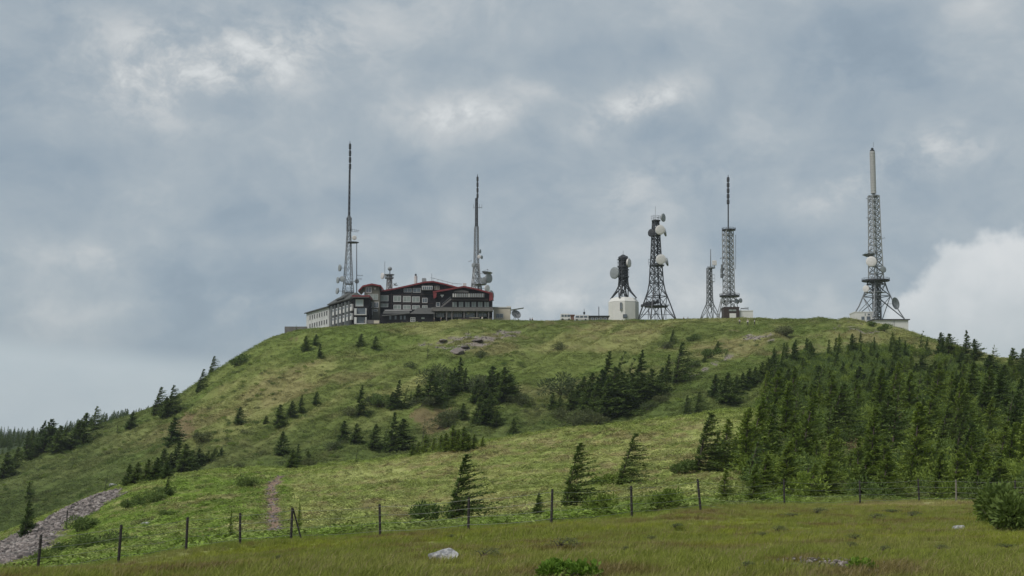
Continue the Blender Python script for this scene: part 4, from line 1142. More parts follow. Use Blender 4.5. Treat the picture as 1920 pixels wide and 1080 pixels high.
# mast behind the right gable
t = Mast('broadcast_mast', 893, 560, 512, 'second hotel mast, behind the red right-hand gable with a big dish on its right', 'mast')
t.lattice([(575, 13), (545, 10.5), (520, 7.5), (495, 5.5)], .9, .22, .12, M_STEEL)
t.lattice([(495, 5.0), (425, 4.0)], 1.5, .15, .06, M_MIDST); t.lattice([(425, 2.6), (372, 2.3)], 1.4, .14, .07, M_DARKST)
t.stack(895.3, 372, 330, 4, 2.3, M_DARKST)
m_ = t.mb(); m_.bar(t.pt(888, 389), t.pt(903.5, 389), .1); [m_.bar(t.pt(a, 391), t.pt(a, 383), .08) for a in (888, 892, 899, 903.5)]; m_.build('cross_arm', M_MIDST, t.root)
t.dish(900.5, 472, 4, (.9, -.4, 0), M_DISHG); t.dish(903.5, 483, 3.6, (.9, -.5, 0), M_DISHG); t.dish(898.5, 482, 3.6, (.1, -1, 0), M_DISH); t.dish(887.5, 498, 4.2, (-.7, -.7, 0), M_DISHG)
t.dish(916.5, 522, 9.3, (.75, -.65, 0), M_DISHG); t.dish(908.5, 527, 7, (.3, -.9, .1), M_DISHG); t.dish(913.5, 511.5, 10.5, (.12, .08, 1), M_DISHG, drum=0); t.dish(913.5, 541, 6.5, (.7, -.7, 0), M_DISH)
t.dish(921.5, 556, 8.5, (.8, -.5, .1), M_DISHG, dy=-6); t.yagi(885, 878, 489, -2, M_MIDST, 3)
t.mb().bar(t.pt(902, 560), t.pt(902, 520), .18).build('strut', M_STEEL, t.root); t.platform(884, 912, 533, .2, M_MIDST, 2)

# black tower on the white octagonal building
t = Mast('transmitter_building', 1169.5, 600, 508, 'white octagonal building carrying a black flared dish tower', 'building')
kx = t.k; c0 = np.array([t.x, t.y, 0]); zb, zw, zr_ = t.gz - 1.5, zpy(567, 508), zpy(559.5, 508)
t.mb().lathe((t.x, t.y, 0), (0, 0, 1), [(zb, 28.6 * kx), (zw, 28.6 * kx)], 8).build('wall', M_WHITE, t.root)
t.mb().lathe((t.x, t.y, 0), (0, 0, 1), [(zw + .003, 28.9 * kx), (zr_, 23 * kx), (zr_ + .1, 21 * kx)], 8).build('roof', M_WHITE, t.root)
rin = 28.6 * kx * math.cos(math.pi / 8)
for nm, (a, b, c, d_) in {'window': (1160, 569.5, 1164, 583), 'window_low': (1166, 592, 1173.5, 598.5)}.items():
    P0, P1 = t.pt(a, d_), t.pt(b if False else c, b)
    yf = t.y - 28.7 * kx
    o = MB(t.org).box(P0[0], P1[0], yf - .12, yf + 1.2, P0[2], P1[2]).build('window', M_FRAMEW if nm == 'window' else M_DARKST, t.root)
    MB(t.org).box(P0[0] + .12, P1[0] - .12, yf - .16, yf - .125, P0[2] + .12, P1[2] - .12).build('pane', M_PANE, o)
t.lattice([(560, 23.5), (548, 14.5), (537, 9.3), (528, 8.2), (481, 7.4)], .7, .28, .2, M_DARKST, core=4)
for p0, p1 in ((499, 486), (518, 505)):
    t.platform(1157.5 if p0 < 510 else 1158.5, 1179.5, p0, .45, M_DARKST, p0 - p1); t.platform(1158.5, 1179, p1, .35, M_DARKST, 0)
t.mb().lathe(t.pt(1168.5, 484), (0, 0, 1), [(0, 2.0), (.3, 1.7), (.9, 1.0), (1.3, .3)], 8).build('cap', M_DARKST, t.root); t.pole(1168.5, 480, 470, .06, M_MIDST, 'lightning_rod')
t.dish(1152, 512.5, 11.3, (-.85, -.75, .0), M_DISHG, drum=.3); t.dish(1179, 493.5, 8.5, (.8, -.45, 0), M_DISH, drum=.5)
# black four-legged tower with white drum dishes
t = Mast('microwave_tower', 1231.5, 600, 502, 'black four-legged tower with white drum dishes, right of the octagonal building', 'mast')
t.lattice([(602, 35), (572, 25), (547, 16), (530, 12.8), (497, 10.8), (480, 9.4), (442, 7.4), (413, 5.6)], .75, .27, .12, M_DARKST, core=4.5)
t.platform(1221, 1239, 413, .35, M_DARKST, 8, 6); t.platform(1216, 1247, 497, .35, M_DARKST, 11, 6); t.platform(1206, 1255, 574, .3, M_DARKST, 2.5, 6)
t.platform(1218, 1240, 441, .3, M_DARKST, 3, 6); t.pole(1229, 413, 387, .06, M_STEEL, 'lightning_rod')
t.dish(1243.5, 408.5, 8, (.85, -.55, 0), M_DISHG, dy=-.5); t.dish(1236.5, 433, 9.3, (.1, -1, -.05), M_DISH, dy=-2.5, drum=.6); t.dish(1221, 437, 7.6, (-.55, -.6, 0), M_DARKST, dy=-.5)
t.dish(1248, 435.5, 7.5, (.98, -.12, .15), M_DISHG, dy=.5); t.dish(1237.5, 488.5, 9.6, (.1, -1, -.05), M_DISH, dy=-3, drum=.6); t.dish(1251.5, 490.5, 8, (.98, -.15, .15), M_DISHG, dy=.5)
m_ = t.mb()
for a in range(8): m_.box(*(lambda p: (p[0], p[0] + .9, p[1] - 2, p[1] + 1, p[2] - .4, p[2] + .3 + .3 * (a % 3)))(t.pt(1202 + a * 4, 573 - a * .9)))
m_.build('cable_rack', M_DARKST, t.root, kind='stuff')
m_ = t.mb(); pa_, pb_ = t.pt(1196, 600), t.pt(1268, 600)
m_.bar(t.pt(1197, 592, -4), t.pt(1262, 592, -4), .1); m_.bar(t.pt(1214, 600, -3), t.pt(1214, 577, -3), .14); m_.bar(t.pt(1247, 600, -3), t.pt(1247, 577, -3), .14); m_.build('strut', M_DARKST, t.root)
# small grey mast with wide feet
t = Mast('relay_mast', 1331.5, 600, 520, 'small grey mast on splayed feet, left neighbour of the ringed mast', 'mast')
t.lattice([(602, 19), (585, 13), (570, 6.5), (560, 5.4), (502, 4.6)], .9, .19, .10, M_MIDST)
t.pole(1332.5, 502, 467, .22, M_MIDST, r2=.1); t.platform(1326.5, 1341, 502, .25, M_MIDST, 2); t.platform(1326.8, 1340.5, 528, .15, M_STEEL, 13, 4)
t.mb().box(*(lambda p: (p[0] - .8, p[0] + .8, p[1] - .5, p[1] + .5, p[2] - .9, p[2] + .9))(t.pt(1339.5, 493))).build('relay_box', M_DISH, t.root, bevel=.15)
t.pole(1339.5, 502, 496, .1, M_MIDST, 'bracket')
# ringed mast over the brown hut
t = Mast('broadcast_mast', 1367.5, 600, 500, 'straight ringed mast standing over the dark brown gatehouse near the hikers', 'mast')
t.lattice([(602, 19), (577, 15), (555, 12), (548, 10.5), (540, 10.2), (430, 9.8)], .62, .2, .11, M_STEEL, core=4)
t.platform(1353.5, 1379.5, 430, .4, M_DARKST, 2.5, 12); t.platform(1349, 1387, 554, .5, M_DARKST, 3, 12)
t.pole(1365.5, 430, 380, .24, M_DARKST); t.stack(1365.3, 383, 331, 5, 2.9, M_DARKST)
for dx, py in ((-14, 508), (-14, 517), (-13, 500)): t.mb().bar(t.pt(1367 + dx, py + 4), t.pt(1367 + dx, py - 4), .45, 6).build('panel_aerial', M_MIDST, t.root)
t.yagi(1357, 1349, 484, -1, M_DARKST, 3); t.pole(1379.5, 505, 440, .08, M_STEEL, 'whip_aerial')
for px, py in ((1354, 563), (1360, 568), (1382, 566), (1388, 564)): t.dish(px, py, 4.5, (-.6 if px < 1367 else .7, -.8, 0), M_DISHG)
t.mb().bar(t.pt(1352, 562), t.pt(1344, 594), .2).build('strut', M_STEEL, t.root); t.mb().bar(t.pt(1357, 562, 3), t.pt(1349, 596, 3), .2).build('strut', M_STEEL, t.root)
# white topped mast on the right
t = Mast('broadcast_mast', 1645, 600, 476, 'tallest right-hand mast with a thick white ribbed cylinder at its top', 'mast')
t.lattice([(600, 46), (572, 30), (545, 19), (528, 14)], .55, .26, .12, M_MIDST); t.lattice([(600, 7), (524, 7)], .8, .2, .12, M_MIDST, core=3)
t.lattice([(528, 13.0), (440, 10.7), (367, 9.6)], .65, .22, .12, M_STEEL, core=3.4)
t.platform(1616, 1668, 525, .45, M_DARKST, 3, 14); t.platform(1628.5, 1650, 368, .25, M_MIDST, 1.5, 4); t.platform(1622, 1662, 548, .2, M_STEEL, 0, 4)
ct = t.pt(1637.8, 363, 0); ct[0] = t.x + (ct[0] - t.x) * 0 ; zt0, zt1 = zpy(363, 476), zpy(284, 476)
m_ = t.mb(); nr2 = 16; prof = []
for k in range(nr2):
    za = zt0 + (zt1 - zt0) * k / nr2; zb_ = zt0 + (zt1 - zt0) * (k + 1) / nr2; h_ = zb_ - za
    prof += [(za + h_ * .04, 5.3 * t.k), (za + h_ * .84, 5.3 * t.k), (za + h_ * .88, 4.9 * t.k), (za + h_, 4.9 * t.k)]
m_.lathe((t.x, t.y, 0), (0, 0, 1), prof, 12).build('aerial_cylinder', M_CYL, t.root)
t.mb().lathe((t.x, t.y, zt1), (0, 0, 1), [(0, .7), (.5, .75), (.6, .35), (1.0, .5), (1.3, .15)], 10).build('finial', M_DARKST, t.root)
t.pole(1637.8, 276, 266, .05, M_MIDST, 'lightning_rod'); t.mb().bar((t.x, t.y, zt0 + .2), (t.x, t.y, zpy(370, 476)), .45, 8).build('pole', M_MIDST, t.root)
t.dish(1629.5, 492.5, 9.8, (-.2, -1, .05), M_DISH, dy=-3, drum=.5); t.dish(1652.5, 507, 6.2, (.3, -1, 0), M_DISHG, dy=-2.5); t.dish(1627.5, 477.8, 12, (-.05, .06, 1), M_MIDST, drum=0)
t.dish(1622.5, 542, 6.5, (-.6, -.8, 0), M_DISH); t.dish(1676.5, 570, 11.8, (.6, -.75, .1), M_DISHG, dy=-2, drum=0)
t.yagi(1652, 1659, 448, 2, M_MIDST, 3); t.yagi(1629, 1624, 409, 0, M_MIDST, 3); t.yagi(1629, 1623, 373, 0, M_MIDST, 3)

# ------------------------------------------------------------------ small summit buildings
def house(name, px0, py0, px1, py1, d, dep, mat, label, cat='building', roofm=None, over=.25, rt=.3):
    a, b = W(px0, py1, d), W(px1, py0, d); gz = min(h1(a.x, d), h1(b.x, d), a.z) - 1.0
    root = empty(name, ((a.x + b.x) / 2, d + dep / 2, max(gz + 1, a.z)), label, cat); org = tuple(root.location)
    MB(org).box(a.x, b.x, d, d + dep, gz, b.z).build('wall', mat, root)
    MB(org).box(a.x - over, b.x + over, d - over, d + dep + over, b.z + .003, b.z + rt).build('roof', roofm or mat, root)
    return root, org
def hwin(root, org, px0, py0, px1, py1, d, fm=None, pm=None, fw=.12):
    a, b = W(px0, py1, d), W(px1, py0, d)
    m_ = MB(org); y0 = d - .10
    m_.box(a.x, b.x, y0, d - .002, a.z, a.z + fw).box(a.x, b.x, y0, d - .002, b.z - fw, b.z).box(a.x, a.x + fw, y0, d - .002, a.z + fw, b.z - fw).box(b.x - fw, b.x, y0, d - .002, a.z + fw, b.z - fw)
    if b.x - a.x > 1.6: xm = (a.x + b.x) / 2; m_.box(xm - .05, xm + .05, y0 + .02, d - .002, a.z + fw, b.z - fw)
    o = m_.build('window', fm or M_FRAMEW, root)
    MB(org).box(a.x + fw, b.x - fw, d - .05, d - .004, a.z + fw, b.z - fw).build('pane', pm or M_PANE, o)
    return o
r_, og = house('annexe', 925, 577, 957, 603, 494, 8, M_CREAM, 'cream flat-roofed annexe at the right end of the hotel', roofm=M_WHITE)
hwin(r_, og, 930, 588, 944, 596, 494, pm=M_PANE); MB(og).box(*(lambda p: (p.x, p.x + 1.5, 495, 497, p.z - 2, p.z + .6))(W(950, 577, 494))).build('chimney', M_CREAM, r_)
# big open mesh dish
t = Mast('satellite_dish', 965, 604, 488, 'big open-backed satellite dish standing on the grass right of the cream annexe', 'dish')
t.dish(968, 589, 9.5, (.25, -.55, .35), M_MIDST, dy=0, drum=0)
for a in (960, 965, 975): t.mb().bar(t.pt(a, 604), t.pt(967, 590), .12).build('leg', M_MIDST, t.root)
t.mb().add([t.pt(958, 581), t.pt(982, 577), t.pt(982, 576.3), t.pt(958, 580.2), t.pt(958, 581, 3), t.pt(982, 577, 3), t.pt(982, 576.3, 3), t.pt(958, 580.2, 3)], [(0,1,2,3),(7,6,5,4),(0,4,5,1),(1,5,6,2),(2,6,7,3),(3,7,4,0)]).build('panel', M_DISHG, t.root)
r_, og = house('shed', 1105, 593.5, 1141, 602, 494, 5, M_STONE, 'low grey shed with a dark overhanging roof touching the octagonal building', roofm=M_DARKST, over=.4)
for a in range(4): hwin(r_, og, 1108 + a * 8, 595.5, 1113 + a * 8, 600, 494)
r_, og = house('gatehouse', 1358, 577, 1386, 600, 487, 6, M_BRICKD, 'dark brown gatehouse under the ringed mast with a bright doorway', roofm=M_BRICKD, over=.1)
MB(og).box(*(lambda a, b: (a.x, b.x, 486.9, 486.99, a.z, b.z))(W(1368, 596, 487), W(1380, 587.5, 487))).build('door', M_WHITE, r_); hwin(r_, og, 1366, 579.5, 1381, 584, 487, M_BRICKD, M_PANEL)
r_, og = house('hut', 1387, 583.5, 1412, 600, 488, 6, M_WHITE, 'small white hut right of the dark brown gatehouse', roofm=M_WHITE, over=.1)
m_ = MB(og); m_.bar(W(1389, 583, 490), W(1389, 578, 490), .08); m_.bar(W(1389, 578.5, 490), W(1403, 579, 490), .25); m_.bar(W(1403, 583, 490), W(1403, 576, 490), .08); m_.bar(W(1396, 576, 490), W(1403, 576.5, 490), .08); m_.build('roof_frame', M_MIDST, r_)
# low white ramp wall
m_ = MB(tuple(W(1322, 603, 486))); a, b = W(1322, 601, 486), W(1349, 593.5, 489)
m_.add([(a.x, 486, a.z - 2), (b.x, 489, a.z - 2), (b.x, 489, b.z), (a.x, 486, a.z), (a.x, 486.4, a.z - 2), (b.x, 489.4, a.z - 2), (b.x, 489.4, b.z), (a.x, 486.4, a.z)], [(0,1,2,3),(7,6,5,4),(0,4,5,1),(1,5,6,2),(2,6,7,3),(3,7,4,0)])
tag(m_.build('ramp_wall', M_WHITE), 'low slanting white wall at the foot of the small grey mast', 'wall')
r_, og = house('equipment_building', 1603, 586, 1639, 612, 470, 7, M_WHITE, 'white equipment building with small windows at the left foot of the right-hand mast', roofm=M_WHITE, over=.1)
for a in ((1615, 593.5, 1621, 600), (1625, 593, 1632, 600), (1627, 588, 1631, 591), (1621.5, 587.5, 1623, 592)): hwin(r_, og, *a, 470, M_DISHG, M_PANE)
r_, og = house('base_building', 1640, 600, 1703, 634, 462, 10, M_WHITE, 'long white windowless building half hidden by the slope under the right-hand mast', roofm=M_DARKST, over=.5)
for a in (1676,): MB(og).box(*(lambda p: (p.x, p.x + .12, 461.9, 461.99, p.z - 4, p.z))(W(a, 601, 462))).build('downpipe', M_MIDST, r_)
o = MB(tuple(W(554, 618, 474))).box(*(lambda a, b: (a.x, b.x, 473.5, 474.3, a.z - 2, b.z))(W(534, 617, 474), W(576, 612.5, 474))).build('retaining_wall', M_STONE); tag(o, 'low grey retaining wall at the far left end of the plateau', 'wall')

# vehicles on the summit car park
def van(px0, px1, py0, py1, d, label, mat, cab):
    a, b = W(px0, py1, d), W(px1, py0, d); z0 = a.z; h = b.z - z0; root = empty('van', ((a.x + b.x) / 2, d, z0), label, 'van'); og = tuple(root.location); L = b.x - a.x
    s_ = -1 if cab == 'left' else 1; X = lambda f: (a.x + f * L) if s_ < 0 else (b.x - f * L)
    pts = [(0.0, .28), (.02, .55), (.10, .92), (.16, 1.0), (1.0, 1.0), (1.0, .2), (0.0, .2)]
    MB(og).prism([(X(f), d - .9, z0 + g * h) for f, g in pts], 1.9).build('body', mat, root, bevel=.05)
    for f0, f1 in ((.08, .34), (.40, .62), (.68, .92)):
        MB(og).box(min(X(f0), X(f1)), max(X(f0), X(f1)), d - .96, d - .902, z0 + .55 * h, z0 + .85 * h).build('window', M_PANE, root)
    for f in (.17, .8):
        wv = MB(og).lathe((X(f), d - .95, z0 + .17 * h), (0, 1, 0), [(0, .17 * h), (.25, .17 * h)], 12).build('wheel', M_DARKST, root)
    return root
van(1077, 1103, 591, 602, 487, 'white minibus with greenish side windows parked at the summit', M_DISH, 'left')
van(1051, 1070, 588.5, 602, 491, 'white high-sided van left of the minibus at the summit', M_WHITE, 'right')
# brown kiosk between the two
r_, og = house('kiosk', 1068.5, 591.5, 1076.5, 602, 493, 3, plain('rust_brown', (.20, .11, .08), .8), 'rusty brown kiosk squeezed between the white van and the minibus')
def post_thing(px, py0, py1, d, nm, label, r=.07, arms=True):
    a, b = W(px, py0, d), W(px, py1, d); root = empty(nm, a, label, 'pole'); og = tuple(a)
    MB(og).bar((a.x, d, a.z - .8), (a.x, d, b.z), r, 6).build('pole', M_DARKST, root)
    if arms: MB(og).box(a.x - .35, a.x + .35, d - .1, d + .1, a.z + (b.z - a.z) * .55, a.z + (b.z - a.z) * .75).build('sign', M_DARKST, root)
post_thing(1095.5, 602, 579, 492, 'sign_pole', 'thin pole with a small box behind the white minibus')
post_thing(1123, 602, 575, 496, 'flag_pole', 'bare dark pole rising from the low grey shed', .13, False)
def bench(px, label):
    a = W(px, 602, 487); z = h1(a.x, 487); root = empty('picnic_table', (a.x, 487, z), label, 'table'); og = (a.x, 487, z)
    MB(og).box(a.x - .9, a.x + .9, 486.6, 487.4, z + .72, z + .78).build('table_top', M_TIMBER, root)
    for s_ in (-1, 1): MB(og).box(a.x - .9, a.x + .9, 487 + s_ * .8 - .13, 487 + s_ * .8 + .13, z + .42, z + .46).build('seat', M_TIMBER, root)
    for s_ in (-1, 1): MB(og).bar((a.x + s_ * .6, 486.3, z - .1), (a.x + s_ * .6, 487.2, z + .72), .05).bar((a.x + s_ * .6, 487.7, z - .1), (a.x + s_ * .6, 486.8, z + .72), .05).build('leg', M_TIMBER, root)
bench(1005, 'picnic table on the summit grass right of the two dark figures'); bench(1018, 'left of two picnic tables near the middle of the summit'); bench(1026, 'right of two picnic tables near the middle of the summit')

# ------------------------------------------------------------------ hotel
HD = 488.0
hroot = empty('mountain_hotel', W(800, 606, HD), 'large dark timber mountain hotel with red gabled roofs and a pale side wing', 'hotel')
HO = tuple(hroot.location)
def hp(px, py, d): p = W(px, py, d); return (p.x, p.y, p.z)
def hbox(px0, py0, px1, py1, d, dep, mat, name, parent=None):
    a, b = W(px0, py1, d), W(px1, py0, d)
    return MB(HO).box(a.x, b.x, d, d + dep, a.z, b.z).build(name, mat, parent or hroot)
def hpoly(pts, d, dep, mat, name, parent=None): return MB(HO).prism([hp(a, b, d) for a, b in pts], dep).build(name, mat, parent or hroot)
def roofslab(line, th, d, dep, mat=None):
    return hpoly(line + [(a, b + th) for a, b in line[::-1]], d, dep, mat or M_RED, 'roof')
def wn_(a, b, c, e, d, **kw): return hwin(hroot, HO, a, b, c, e, d, **kw)
# main gabled block
hpoly([(711, 606), (711, 548), (797, 530), (812, 529), (858, 542), (858, 606)], 486, 16, M_DKWALL, 'wall')
roofslab([(708, 545.5), (740, 540), (797, 527.5), (812, 526.5), (835, 531.5), (866, 540)], 2.7, 485, 18)
for a in ((711.5, 554, 728.5, 565), (737.5, 554.5, 752, 566), (755.5, 555, 770, 566.5), (772.5, 556, 787, 567)): wn_(*a, 486, fw=.16, pm=M_PANEL)
wn_(791.5, 558.5, 801.5, 568, 486, fw=.16)
for a in ((712, 568, 728, 576), (737.5, 571.5, 752, 580), (755.5, 572, 770, 580), (772.5, 572.5, 787, 580), (791.5, 572.5, 801.5, 578)): wn_(*a, 486, fw=.16, pm=M_PANEL)
wn_(757, 540.5, 772, 548, 486, fw=.08); wn_(774, 540, 789, 548.5, 486, fw=.12)
o = hbox(791, 536, 811, 543.5, 484.5, 1.4, M_FRAMEW, 'balcony')
for k in range(5): hbox(792.5 + k * 3.7, 537, 795 + k * 3.7, 542.5, 484.4, .08, M_PANE, 'opening', o)
wn_(814, 536, 824, 543, 486, fw=.06, pm=M_OLIVE)
for y_ in (552, 568.5): hbox(712, y_, 812, y_ + .8, 485.9, .08, M_BRICKD, 'beam')
for x_ in (733, 753.5, 771, 789): hbox(x_, 549, x_ + 1.2, 582, 485.85, .13, M_BRICKD, 'beam')
# octagonal stair turret with red cap
hpoly([(683, 606), (683, 537), (690, 534.5), (702, 534.5), (712, 538), (712, 606)], 483, 8, M_OLIVE, 'wall')
roofslab([(671.5, 544), (680, 535), (697, 531.2), (714, 534.5), (717, 541)], 3.0, 481.8, 10)
wn_(685.5, 537.5, 697, 549, 483, fw=.22); wn_(690, 551.2, 709, 562, 483, fw=.1, pm=M_PANEL)
for a in ((690, 566, 698.5, 576.5), (700.5, 566, 710, 577), (694, 580, 698.5, 591), (700.5, 580, 708, 584)): wn_(*a, 483, fw=.16)
o = MB(HO).add([hp(700.5, 540, 482.9), hp(702, 539.2, 482.9), hp(703, 540, 482.9), hp(704, 539.2, 482.9), hp(705.5, 540, 482.9), hp(703, 544, 482.9)], [(0, 1, 2, 3, 4, 5)]).build('heart_emblem', M_FRAMEW, hroot, bevel=0)
# near corner block
hbox(662, 557, 691, 612, 474, 9, M_DKWALL, 'wall'); hbox(659.5, 553.5, 693, 557, 473, 11, M_RED, 'roof'); hbox(657, 556.2, 692, 558.2, 472.6, .4, M_SLATE, 'gutter')
wn_(666.5, 561.5, 681.5, 574.5, 474, fw=.2, pm=plain('bright_curtains', (.42, .47, .50), .4))
for (a, b, c, e) in ((664, 578, 687, 590.5), (664, 594.5, 687, 607.5)):
    o = hbox(a, e - 1.5, c, e, 472.6, 1.4, M_FRAMEW, 'balcony'); hbox(a, b, a + 4.5, e - 1.5, 472.6, 1.3, M_WING, 'screen', o); hbox(a + 4.6, b, c - 2, e - 1.5, 473.93, .06, M_PANE, 'opening', o); hbox(c - 2, b, c, e - 1.5, 472.6, 1.3, M_WING, 'screen', o)
hbox(691, 575, 694, 609, 475, 6, M_DKWALL, 'wall'); hbox(682.5, 600, 712, 607, 473, 2, M_STONE, 'terrace'); hbox(701, 601, 711, 606.5, 472.8, .2, M_CREAM, 'sign')
# right gabled block
hpoly([(813, 606), (813, 549), (870, 538), (922, 551), (922, 583), (922, 606)], 479, 20, M_DKWALL, 'wall')
roofslab([(811.5, 546), (840, 541.3), (870, 535.8), (895, 541), (924, 549)], 2.8, 477.5, 22)
hpoly([(811.5, 546), (819, 545), (818, 557), (813, 560)], 477.6, .8, M_RED, 'roof_end'); hpoly([(918, 548), (924, 549), (924.5, 562), (917, 564)], 477.6, .8, M_RED, 'roof_end')
o = hbox(848, 550.5, 908, 557.5, 476.8, 1.6, M_STONE, 'balcony')
for k in range(14): hbox(849 + k * 4.2, 550.3, 851 + k * 4.2, 557, 476.68, .1, M_FRAMEW if k in (0, 1, 7) else M_DISHG, 'baluster', o)
hpoly([(849, 548), (854, 545), (866, 543.5), (878, 546), (879, 548.5)], 478.2, .6, M_STONE, 'arch_trim')
hbox(848, 560, 915, 563.5, 477.8, 1.1, M_BRICKD, 'beam')
for k in range(6): wn_(847.5 + k * 12, 565.5, 857.3 + k * 12, 576.5, 479, fw=.12, pm=M_PANEL, fm=M_BRICKD)
wn_(817.5, 567, 825, 575, 479, fw=.14)
MB(HO).add([hp(825.5, 553.5, 478.95), hp(827.5, 552, 478.95), hp(829, 553.3, 478.95), hp(830.5, 552, 478.95), hp(832.5, 553.5, 478.95), hp(829, 557.8, 478.95)], [(0, 1, 2, 3, 4, 5)]).build('heart_emblem', M_DISH, hroot)
MB(HO).bar(hp(827, 576, 477.5), hp(846, 560.5, 477.5), .35).build('stair', M_STONE, hroot)
MB(HO).bar(hp(829, 570, 477.3), hp(845, 556.5, 477.3), .08).build('handrail', M_MIDST, hroot)
hbox(809, 577, 924, 583, 474.5, 4.5, M_STONE, 'terrace'); hbox(809, 575.6, 924, 577, 474.5, .15, M_SLATE, 'railing')
for x_ in (813, 836, 846, 869, 893, 915): hbox(x_, 583, x_ + 2.4, 603, 474.9, .5, M_STONE, 'column')
for a in ((818, 586, 833, 595), (839, 586, 845, 595), (850, 585.5, 866, 595), (873, 585.5, 890, 595), (897, 585.5, 912, 594)): wn_(*a, 479, fw=.1)
hbox(876, 586, 880, 590, 478.8, .1, M_DISH, 'notice_board'); hbox(860, 596, 899, 603, 472.5, .4, M_BRICKD, 'parapet'); hbox(880, 595.4, 899, 596, 472.4, .6, M_CREAM, 'parapet_cap')
# low front building with hipped roof
hbox(713, 588, 812, 608, 474, 8, M_DKWALL, 'wall')
o = MB(HO).add([hp(768, 588.5, 473), hp(814, 588.5, 473), hp(809, 577, 478), hp(784, 577, 478), hp(768, 588.5, 484), hp(814, 588.5, 484)], [(0, 1, 2, 3), (4, 3, 2, 5), (0, 3, 4), (1, 5, 2), (0, 4, 5, 1)]).build('roof', M_SLATE, hroot)
o = MB(HO).add([hp(716, 592, 473), hp(768, 587, 473), hp(768, 582, 482), hp(720, 582.5, 482), hp(716, 593, 473), hp(768, 588.3, 473), hp(768, 588, 482), hp(720, 588, 482)], [(0,1,2,3),(7,6,5,4),(0,4,5,1),(1,5,6,2),(2,6,7,3),(3,7,4,0)]).build('roof', M_SLATE, hroot)
hbox(721, 580.8, 772, 582.2, 483.5, .3, M_FRAMEW, 'gutter')
for a in (730, 740, 750, 757): hbox(a, 592, a + 3.5, 599, 473.95, .06, M_PANE, 'opening')
o = hbox(769.5, 594.8, 778.7, 603.3, 473.8, .15, M_DISH, 'sign'); [hbox(770.6 + 4 * i, 595.8 + 3.6 * j, 773.6 + 4 * i, 598.6 + 3.6 * j, 473.72, .08, M_MIDST, 'picture', o) for i in range(2) for j in range(2)]
hbox(790, 595, 796, 598, 473.9, .08, M_PANEL, 'sign')
# roof furniture
o = MB(HO).lathe(hp(779.5, 533, 498), (0, 0, 1), [(0, .55), (zpy(517.5, 498) - zpy(533, 498), .55)], 12).build('chimney', M_FRAMEW, hroot); MB(HO).lathe(hp(779.5, 517, 498), (0, 0, 1), [(0, .3), (.5, .35), (.7, .15)], 8).build('cowl', M_DARKST, o)
hbox(791, 521.5, 798.5, 529, 500, 3, M_DISHG, 'roof_tank')
m_ = MB(HO); m_.bar(hp(812, 521.5, 498), hp(850, 531.5, 498), .1); m_.bar(hp(850, 531.5, 498), hp(866, 532.5, 498), .1); [m_.bar(hp(812 + k * 9, 521.5 + k * 2, 498), hp(812 + k * 9, 531 + k * 2, 498), .06) for k in range(6)]; m_.build('roof_railing', M_STEEL, hroot)
m_ = MB(HO); m_.bar(hp(809.5, 528, 490), hp(809.5, 513, 490), .07); m_.bar(hp(807, 521, 490), hp(815, 522, 490), .08); m_.build('roof_aerial', M_DARKST, hroot)
hbox(868, 530.8, 874, 537, 496, 2, M_FRAMEW, 'roof_tank')
# pale wing running away to the left
A = np.array([W(662, 600, 474.5).x, 474.5]); B = np.array([W(574.5, 600, 521).x, 521.0]); U = (B - A) / np.linalg.norm(B - A); LW = np.linalg.norm(B - A); Nn = np.array([-U[1], U[0]]) * 1.0
if Nn[0] > 0: Nn = -Nn
zt_ = zpy(561, 474.5); zg_ = zpy(613, 474.5)
def wv_(u, v, out=0.0): q = A + U * u + Nn * out; return (q[0], q[1], v)
def wbox(u0, u1, v0, v1, o0, o1, mat, name, parent=None):
    P = [wv_(u0, v0, o0), wv_(u1, v0, o0), wv_(u1, v0, o1), wv_(u0, v0, o1), wv_(u0, v1, o0), wv_(u1, v1, o0), wv_(u1, v1, o1), wv_(u0, v1, o1)]
    return MB(HO).add(P, [(0,3,2,1),(4,5,6,7),(0,1,5,4),(1,2,6,5),(2,3,7,6),(3,0,4,7)]).build(name, mat, parent or hroot)
half = LW * .50
wbox(half, LW, zg_ - 4, zt_ - .4, -11, 0, M_WING, 'wall'); wbox(.3, half, zg_ - 4, zt_ + .2, -4.5, -.6, M_DKWALL, 'wall')
# roofs of the wing, two steps
def wroof(u0, u1, z0, rise, over=.7, dp=-11.5):
    P = [wv_(u0 - .3, z0, over), wv_(u1 + .6, z0, over), wv_(u1 + .6, z0, dp), wv_(u0 - .3, z0, dp), wv_(u0 + 1, z0 + rise, dp * .45), wv_(u1 - 2, z0 + rise, dp * .45)]
    Q = [(a, b, c - .35) for a, b, c in P[:4]]
    MB(HO).add(P + Q, [(0, 1, 5, 4), (2, 3, 4, 5), (0, 4, 3), (1, 2, 5), (6, 9, 8, 7), (0, 6, 7, 1), (1, 7, 8, 2), (2, 8, 9, 3), (3, 9, 6, 0)]).build('roof', M_SLATE, hroot)
wroof(half, LW, zt_, 1.7); wroof(2.0, half - .7, zt_ + .6, 2.2, dp=-5); wroof(9, 16, zt_ + 1.5, 1.9, dp=-4.8)
for r__, vz in enumerate((3.0, 6.0)):
    for k in range(8):
        u = half + 1.3 + k * 2.75; z1 = zt_ - vz + 1.6
        if u > LW - 1.5: continue
        o = wbox(u, u + 1.25, z1 - 1.7, z1, .002, .10, M_FRAMEW, 'window'); wbox(u + .1, u + 1.15, z1 - 1.6, z1 - .1, .102, .13, M_DARKST, 'pane', o)
